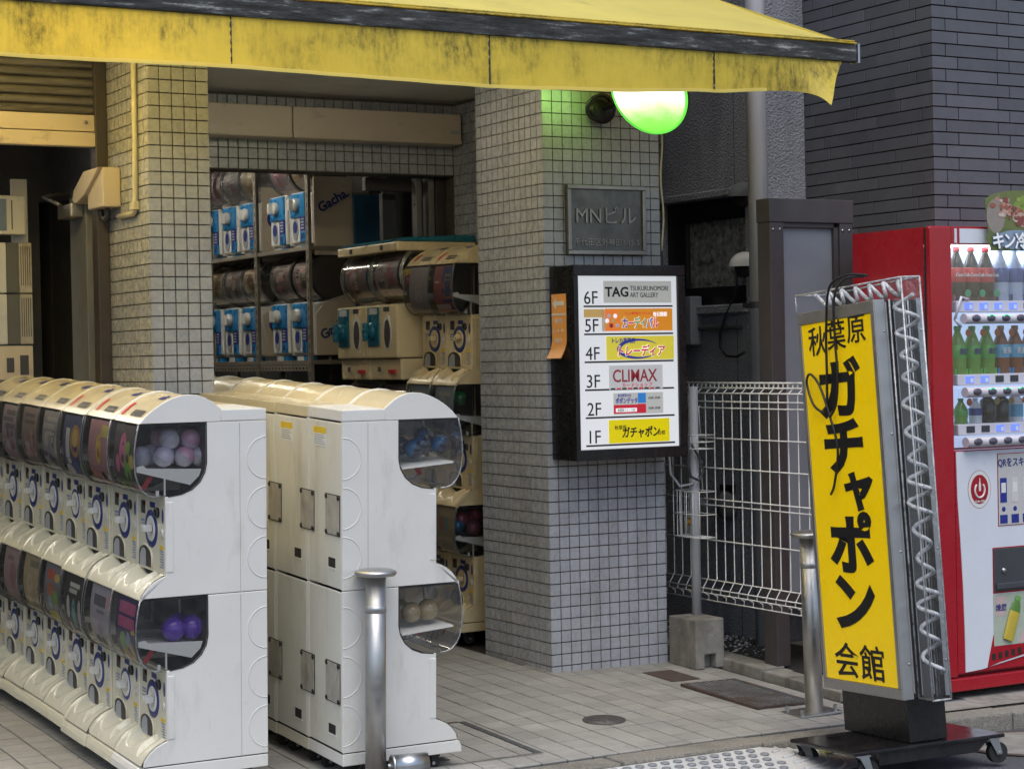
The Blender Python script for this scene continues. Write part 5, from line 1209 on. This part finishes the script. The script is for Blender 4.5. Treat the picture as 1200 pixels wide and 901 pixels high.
MB().box(.045, SD-.022, -SW-.001, -SW+.006, .005, SH-.005).build('side_back', K['kick'], sg)
hx = (x0+x1)/2; hel = []
tube_glow = clear('light_tube', (.90,.94,.98), .25, .10, .60)
nt2 = 15.0
for i in range(15*20+1):
    t = i/20; w_ = 1+.18*math.sin(t*1.7)+.10*math.sin(t*.9+1); hel.append((hx+.030*w_*math.cos(t*2*math.pi), y0+.042+.034*w_*math.sin(t*2*math.pi), SH+.01-(SH-.08)*(t+.12*math.sin(t*1.3))/nt2))
MB().tube(hel, .0072, 8).build('curled_tube', tube_glow, sg)
hel2 = []
for i in range(6*20+1):
    t = i/20; hel2.append((.035+.06*t/6+.010*math.sin(t*2*math.pi), -.10-.46*t/6+.030*math.sin(t*2*math.pi+.9), SH+.035+.026*math.cos(t*2*math.pi)))
MB().tube(hel2, .0072, 8).build('curled_tube', tube_glow, sg)
# pedestal, base plate, casters
ppx, ppy, lz = .115, -.275, -.155
MB().box(.045, .045+.150, -.475, -.040, lz, -.002).build('pedestal', K['blackmat'], sg, .004)
bpl = MB().box(-.20, .40, -.515, -.075, lz-.014, lz-.001).build('base_plate', mat('base_plate_black', (.014,.013,.014), .18, var=.3, vs=5, dirt=.4, dcol=(.07,.05,.05), dlo=.5), sg, .003)
MB().prism([(-.10, lz-.0145), (.34, lz-.0145), (.29, lz-.055), (-.10, lz-.055)], 'y', -.505, -.495).build('skirt', K['blackmat'], sg)
for (cx_, cy_) in ((-.165, -.10), (-.155, -.485), (.365, -.48), (.355, -.10)):
    f_ = MB().box(cx_-.022, cx_+.022, cy_-.025, cy_+.025, lz-.020, lz-.0145).prism([(cx_-.018, lz-.02), (cx_+.018, lz-.02), (cx_+.030, lz-.070), (cx_+.010, lz-.075)], 'y', cy_-.021, cy_-.017).prism([(cx_-.018, lz-.02), (cx_+.018, lz-.02), (cx_+.030, lz-.070), (cx_+.010, lz-.075)], 'y', cy_+.017, cy_+.021).build('caster', K['zinc'], sg)
    MB().cyl((cx_+.020, cy_-.013, lz-.068), (cx_+.020, cy_+.013, lz-.068), .036, n=24).build('wheel', K['rubber'], f_); MB().cyl((cx_+.020, cy_-.024, lz-.068), (cx_+.020, cy_+.024, lz-.068), .006, n=8).build('axle', K['zinc'], f_)
# black power lead looped over the top of the sign
def sp_(pts, n=10):
    pts = [Vector(p) for p in pts]; out = []
    for i in range(len(pts)-1):
        p0, p1, p2, p3 = pts[max(0, i-1)], pts[i], pts[i+1], pts[min(len(pts)-1, i+2)]
        for k in range(n):
            t = k/n; out.append(.5*((2*p1)+(p2-p0)*t+(2*p0-5*p1+4*p2-p3)*t*t+(3*p1-p0-3*p2+p3)*t**3))
    out.append(pts[-1]); return out
smw = Matrix.Translation(sg.location) @ sg.rotation_euler.to_matrix().to_4x4()
ld = MB().tube([smw @ v for v in sp_([(.06, -.40, SH+.096), (.02, -.33, SH+.105), (-.012, -.26, SH+.07), (-.012, -.215, SH-.08), (-.012, -.195, SH-.26), (-.014, -.175, SH-.36), (-.016, -.10, SH-.34), (-.014, -.055, SH-.26), (-.016, -.085, SH-.225), (-.018, -.15, SH-.27), (-.014, -.20, SH-.38), (-.012, -.235, SH-.50), (-.014, -.20, SH-.62), (-.012, -.165, SH-.66)])], .0046, 8)
ld.tube([smw @ v for v in sp_([(.06, -.38, SH+.094), (.01, -.33, SH+.092), (-.014, -.29, SH+.03), (-.014, -.275, SH-.12), (-.014, -.275, SH-.24), (-.014, -.25, SH-.34), (-.015, -.205, SH-.385)])], .0046, 8)
tag(ld.build('power_lead', K['black']), 'black power lead looped over the top of the yellow sign', 'cable')

# --- red vending machine
vm = thing('vending_machine', 'red drinks vending machine with a white lower front panel', 'vending machine', (1.072, -1.2, -.06))
VW, VD = 1.0, .48
MB().box(0, .003, .045, VD, .075, 1.890).box(VW-.003, VW, .045, VD, .075, 1.890).box(.0035, VW-.0035, .16, VD, .075, 1.890).box(.0035, VW-.0035, .045, .159, 1.825, 1.890).box(.0035, VW-.0035, .045, .159, .075, .99).build('cabinet', K['vmred'], vm); MB().box(.006, .108, .033, .0445, .09, 1.885).build('door_gap', K['kick'], vm)
# door: red stiles and panels, with a deep display window
MB().box(0, .112, 0, .032, .085, 1.893).build('door_stile', K['vmred'], vm, .010, 3); MB().box(VW-.06, VW, 0, .032, .085, 1.893).build('door_stile', K['vmred'], vm, .010, 3)
MB().box(.1125, VW-.0605, .004, .032, 1.820, 1.893).build('door_top', K['vmred'], vm, .003)
MB().box(.155, .60, .001, .0038, 1.826, 1.884).build('top_light_panel', K['vmwhite'], vm); MB().box(.128, .140, .001, .0038, 1.826, 1.884).build('top_light_panel', K['vmwhite'], vm)
lowp = [(.1125, .10), (.1125, .995), (VW-.0605, .995), (VW-.0605, .10)]
MB().prism(lowp, 'y', .003, .032).build('lower_door', K['vmred'], vm)
wp_ = [(.150, .103), (.149, .25), (.143, .45), (.132, .65), (.121, .80), (.1165, .99), (.92, .99), (.92, .25), (.60, .16), (.33, .122), (.24, .108)]
MB().prism(wp_, 'y', -.0005, .0028).build('white_panel', K['vmwhite'], vm)
MB().prism([(.265, .112), (.30, .24), (.92, .24), (.92, .25), (.60, .17), (.33, .128)], 'y', -.0022, -.0007).build('red_swoosh', K['vmred'], vm)
for k in range(14): MB().box(.29+.035*k, .31+.035*k, -.0035, -.0023, .140+.0035*k, .165+.0035*k).build('vent_slot', K['kick'], vm)
MB().box(-.003, VW, -.006, .033, .030, .082).build('plinth', K['vmred'], vm, .004); MB().box(.02, VW-.02, .05, VD-.02, .02, .074).build('underside', K['kick'], vm)
for fx in (.03, VW-.05):
    for fy in (.06, VD-.06): MB().cyl((fx+.01, fy, .0), (fx+.01, fy, .03), .018, n=12).build('foot', K['zinc'], vm)
ft = MB().box(.02, .12, -.03, .05, -.003, .004).build('foot_plate', K['zinc'], vm, .001)
# display window
dbm = emit('display_backlight', (.50,.64,.92), .62)
MB().box(.1125, VW-.0605, .150, .155, .997, 1.818).build('display_back', dbm, vm); MB().box(.1125, .116, .033, .15, .997, 1.818).build('display_side', K['vmwhite'], vm); MB().box(VW-.064, VW-.0605, .033, .15, .997, 1.818).build('display_side', K['vmwhite'], vm); MB().box(.1125, VW-.0605, .033, .15, 1.814, 1.8178).build('display_top', emit('display_lamp', (.85,.92,1.0), 5.0), vm)
gl_ = MB().box(.1125, VW-.0605, .008, .011, .999, 1.816).build('display_glass', K['dispglass'], vm)
lcd = emit('price_display', (.10,.16,.75), .9); lcdo = mat('price_display_off', (.05,.05,.06), .3); led = emit('button_green', (.05,.9,.35), 1.2); btn = mat('selection_button', (.10,.09,.12), .3); rail = mat('button_rail', (.62,.60,.66), .35, var=.05)
rows = ((1.50, [1,1,1,1,0,1], [0,1,2,0,0,0]), (1.205, [1,1,0,0,1,0], [0,2,2,2,0,0]), (1.005, [0,0,1,1,1,0], [0,0,0,0,0,0]))
for zz, on_, le in rows:
    MB().box(.130, VW-.07, -.002, .145, zz+.050, zz+.104-.010).build('shelf_front', rail, vm, .003)
    MB().tube([(.150, -.020, zz+.022), (VW-.08, -.020, zz+.022)], .021, 14).build('button_rail', rail, vm)
    for k in range(6):
        MB().box(.172+.080*k, .215+.080*k, -.0045, -.0022, zz+.060, zz+.086).build('price_display', lcd if on_[k] else lcdo, vm)
        if on_[k]: MB().box(.196+.080*k, .210+.080*k, -.0052, -.0046, zz+.062, zz+.078).build('price_figure', K['paper'], vm)
        b_ = MB().lathe([(.022, 0), (.023, .004), (.018, .008), (0, .009)], 18, Matrix.Translation((.198+.080*k, -.0385, zz+.024)) @ Matrix.Rotation(R(90), 4, 'X') @ Matrix.Scale(.62, 4, (0, 1, 0))).build('selection_button', btn, vm)
        if le[k]: MB().box(.182+.080*k, .214+.080*k, -.046, -.040, zz+.030, zz+.036).build('button_light', led, vm)
hk = MB().tube([(.118, -.004, 1.52), (.155, -.004, 1.61), (.19, -.004, 1.60)], .006, 6).build('hinge_arm', rail, vm); MB().tube([(.118, -.004, 1.52), (.15, -.004, 1.49)], .006, 6).build('hinge_arm', rail, vm)
# round app mark, instruction window, coin return door, poster
def edisc(name, x, z, rx, rz, m_, y): return MB().lathe([(1, 0), (0, .0004)], 36, Matrix.Translation((x, y, z)) @ Matrix.Rotation(R(90), 4, 'X') @ Matrix.Diagonal((rx, rz, 1, 1))).build(name, m_, vm)
edisc('app_mark', .237, .835, .062, .077, K['vmred'], -.0008); edisc('app_mark', .237, .835, .060, .075, K['paper'], -.0014); edisc('app_mark', .237, .835, .047, .059, K['vmred'], -.0022)
MB().tube([(.237+.026*math.sin(a), -.0032, .832+.030*math.cos(a)) for a in [.75+i*(2*math.pi-1.5)/24 for i in range(25)]], .0042, 6).build('app_mark', K['paper'], vm)
MB().prism([(.232, .828), (.242, .828), (.2425, .855), (.239, .868), (.239, .880), (.235, .880), (.235, .868), (.2315, .855)], 'y', -.0045, -.0030).build('app_mark', K['paper'], vm)
text('lettering', 'Coke ON', .012, K['paper'], vm, (.237, -.0030, .787), bold=.02)
iw = MB().box(.335, .60, -.0022, -.0007, .680, .975).build('instruction_window', K['vmred'], vm, .0); MB().box(.338, .597, -.0034, -.0023, .683, .972).build('instruction_sheet', mat('instruction_paper', (.55,.54,.52), .4), vm)
text('lettering', 'QRをスキャン', .040, K['navy'], vm, (.335, -.0040, .935), bold=.02, align='LEFT', sx=.82)
for k in range(3):
    x_ = .362+.062*k; pp_ = MB().box(x_-.016, x_+.020, -.0046, -.0036, .775, .875).build('phone_picture', K['deepblue'] if k == 0 else K['gwhite'], vm, .002); MB().box(x_-.010, x_+.014, -.0052, -.0047, .815, .855).build('phone_screen', K['paper'], vm)
    MB().box(x_-.018, x_+.022, -.0046, -.0036, .690, .725).build('step_label', K['deepblue'], vm); MB().lathe([(.010, 0), (0, .0005)], 14, Matrix.Translation((x_+.002, -.0042, .748)) @ Matrix.Rotation(R(90), 4, 'X')).build('step_label', K['deepblue'], vm)
MB().box(.305, .60, -.0060, -.0007, .415, .590).build('coin_door', mat('coin_door_grey', (.06,.065,.07), .35, var=.1), vm, .004); MB().box(.312, .60, -.018, -.0062, .425, .450).build('coin_lip', K['dkgrey'], vm, .004); MB().box(.302, .60, -.0022, -.0008, .408, .594).build('coin_frame', K['vmred'], vm)
MB().lathe([(.011, 0), (.011, .004), (.007, .009), (0, .010)], 16, Matrix.Translation((.355, -.006, .500)) @ Matrix.Rotation(R(90), 4, 'X')).build('lock_knob', K['zinc'], vm)
MB().box(.302, .60, -.0024, -.0006, .195, .405).build('poster', pmat((.42,.48,.38)), vm); MB().box(.310, .368, -.0030, -.0025, .315, .395).build('poster_patch', pmat((.55,.42,.40)), vm); MB().prism([(.43, .20), (.60, .20), (.60, .33), (.50, .30)], 'y', -.0030, -.0025).build('poster_patch', pmat((.60,.42,.42)), vm)
text('lettering', '綾鷹', .030, K['navy'], vm, (.342, -.0034, .350), bold=.02); 
pb = Matrix.Translation((.372, -.008, .215)) @ Matrix.Rotation(R(20), 4, 'Y')
MB().lathe([(.026, 0), (.028, .01), (.028, .12), (.022, .15), (.013, .165), (.013, .185), (0, .186)], 18, pb @ Matrix.Diagonal((1, .2, 1, 1)), mis=[1, 1, 0, 0, 2, 2]).build('poster_bottle', [pmat((.10,.22,.04)), pmat((.55,.42,.05)), pmat((.12,.30,.05))], vm)
# placard on top
pc = thing('cold_drink_placard', 'curved picture placard with white characters on top of the vending machine', 'placard', (1.335, -1.232, 1.735))
out_ = [(.027, 0), (.012, .10), (.0, .205), (.03, .222), (.07, .234), (.12, .242), (.18, .246), (.26, .246), (.34, .240), (.40, .225), (.42, .20), (.40, .0)]
MB().prism(out_, 'y', 0, .004).build('board', pmat((.16,.19,.06)), pc)
rpm = random.Random(5)
def blob(x, z, rx, rz, c, k): MB().lathe([(1, 0), (0, .0003)], 18, Matrix.Translation((x, -.0004-.0003*k, z)) @ Matrix.Rotation(R(90), 4, 'X') @ Matrix.Diagonal((rx, rz, 1, 1))).build('picture', pmat(c), pc)
blob(.28, .17, .13, .07, (.24,.32,.06), 0); blob(.10, .05, .10, .045, (.13,.16,.05), 1); blob(.055, .14, .05, .07, (.30,.26,.22), 2); blob(.17, .045, .12, .040, (.26,.34,.44), 3)
for k in range(70):
    t_ = rpm.random(); x_ = .05+.20*t_+rpm.uniform(-.02, .02); z_ = .20-.09*t_+rpm.uniform(-.035, .03)
    blob(x_, z_, rpm.uniform(.006, .020), rpm.uniform(.005, .014), rpm.choice([(.34,.11,.07), (.42,.18,.12), (.52,.34,.27), (.22,.08,.05), (.46,.24,.17), (.30,.22,.16), (.60,.50,.44), (.25,.07,.06)]), 4+k*.05)
for k in range(26): blob(rpm.uniform(.17, .38), rpm.uniform(.12, .225), rpm.uniform(.006, .02), rpm.uniform(.004, .012), rpm.choice([(.30,.40,.08), (.18,.26,.05), (.38,.46,.14)]), 3+k*.03)
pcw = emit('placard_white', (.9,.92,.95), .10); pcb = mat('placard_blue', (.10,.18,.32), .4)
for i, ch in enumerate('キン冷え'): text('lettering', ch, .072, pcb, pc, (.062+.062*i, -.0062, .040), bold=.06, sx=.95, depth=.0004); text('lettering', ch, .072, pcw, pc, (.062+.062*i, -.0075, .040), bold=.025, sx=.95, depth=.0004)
# sample bottles
def bottle(name, label, x, z, h, r, liquid, capc, labc, group, kind='pet', badge=None, word=None):
    t = thing(name, label, 'bottle', (1.072+x, -1.2+.058, -.06+z), (0, 0, 0), group)
    if kind == 'can': pf = [(r*.85, 0), (r, .008), (r, h*.86), (r*.8, h*.93), (r*.62, h*.95), (r*.62, h)]
    else: pf = [(r*.8, 0), (r, .008), (r*.96, h*.22), (r, h*.30), (r, h*.55), (r*.86, h*.66), (r*.55, h*.80), (r*.36, h*.88), (r*.36, h*.92)]
    MB().lathe([(1e-4, 0)]+pf+[(1e-4, pf[-1][1])], 22).build('body', liquid, t)
    MB().lathe([(r*.42, h*.915), (r*.42, h*.995), (1e-4, h)], 18).build('cap', capc, t)
    if labc:
        lo, hi = (.36, .62) if kind == 'pet' else (.25, .70)
        MB().lathe([(r*1.02, h*lo), (r*1.03, h*lo+.002), (r*1.03, h*hi*.98), (r*(1.0 if kind != 'pet' else .93), h*hi)], 22).build('label', labc, t)
    if badge: MB().lathe([(.016, 0), (0, .001)], 14, Matrix.Translation((r*.7, -r*1.1, h*.16 if badge[1] else h*.86)) @ Matrix.Rotation(R(90), 4, 'X')).build('badge', badge[0], t)
    if word: text('lettering', word[0], word[1], word[2], t, (0, -r*1.08, h*word[3]), FACE_S, bold=.02, shear=word[4], sx=.85)
    return t
cola = mat('cola_liquid', (.020,.009,.008), .12, coat=.5, var=.2); rcap = mat('red_cap', (.50,.02,.03), .35); rlab = mat('red_label', (.55,.02,.03), .35); wlab = mat('pale_label', (.70,.74,.80), .35); blab = mat('blue_label', (.03,.07,.30), .35)
clr = mat('clear_water', (.45,.54,.72), .15, var=.1, coat=.4); gtea = mat('green_tea', (.16,.36,.05), .15, var=.2, coat=.4); gcap = mat('green_cap', (.05,.30,.06), .35); glab = mat('green_label', (.10,.42,.06), .35); btea = mat('barley_tea', (.22,.07,.02), .15, coat=.4); lbl = mat('light_blue_label', (.12,.42,.62), .35); bcof = mat('black_coffee', (.012,.011,.011), .25, coat=.4); gldm = mat('gold_print', (.40,.28,.12), .4); orgb = mat('orange_badge', (.60,.14,.04), .4); grb = mat('green_badge', (.04,.34,.16), .4)
X0 = .186
for k in range(3): bottle('cola_bottle', 'dark cola bottle with red cap and label on the top shelf', X0+.078*k, 1.590, .225, .036, cola, rcap, rlab, 'cola bottles in the vending machine', badge=(grb, True), word=('Coca-Cola', .020, K['paper'], .49, .25))
for k in range(3): bottle('water_bottle', 'clear bottle with a blue and white label on the top shelf', X0+.078*(3+k), 1.590, .225, .036, clr, clr, blab, 'clear bottles in the vending machine')
for k in range(3): bottle('green_tea_bottle', 'green tea bottle with green cap on the middle shelf', X0+.078*k, 1.290, .205, .035, gtea, gcap, glab, 'green tea bottles in the vending machine', badge=(orgb, False), word=('綾鷹', .026, K['navy'], .50, 0))
for k in range(3): bottle('barley_tea_bottle', 'brown tea bottle with a pale blue label on the middle shelf', X0+.078*(3+k), 1.290, .205, .035, btea, btea, lbl, 'brown tea bottles in the vending machine', badge=(orgb, False), word=('麦茶', .028, K['paper'], .50, 0))
bottle('small_tea_bottle', 'small green tea bottle on the bottom shelf', X0+.012, 1.092, .110, .028, gtea, gcap, glab, None, badge=(orgb, False))
bottle('white_bottle', 'small bottle with white cap and navy label on the bottom shelf', X0+.090, 1.092, .110, .027, wlab, wlab, blab, None)
for k in range(2): bottle('coffee_bottle', 'black coffee bottle can with gold print on the bottom shelf', X0+.078*(2+k), 1.092, .112, .031, bcof, bcof, None, 'coffee bottles in the vending machine', 'can', badge=(gldm, False))
bottle('milk_bottle', 'pale blue bottle can at the bottom shelf next to the coffee', X0+.078*4, 1.092, .112, .030, wlab, wlab, lbl, None, 'can', badge=(orgb, False))
for zz, cs in ((1.586, ('vmred', 'vmred', 'vmred', 'navy', 'navy', 'navy')), (1.286, ('glab',)*3+('blue',)*3)):
    for k, c_ in enumerate(cs): MB().box(X0-.036+.078*k, X0+.036+.078*k, .036, .040, zz+.002, zz+.036).build('price_card', glab if c_ == 'glab' else K[c_], vm)
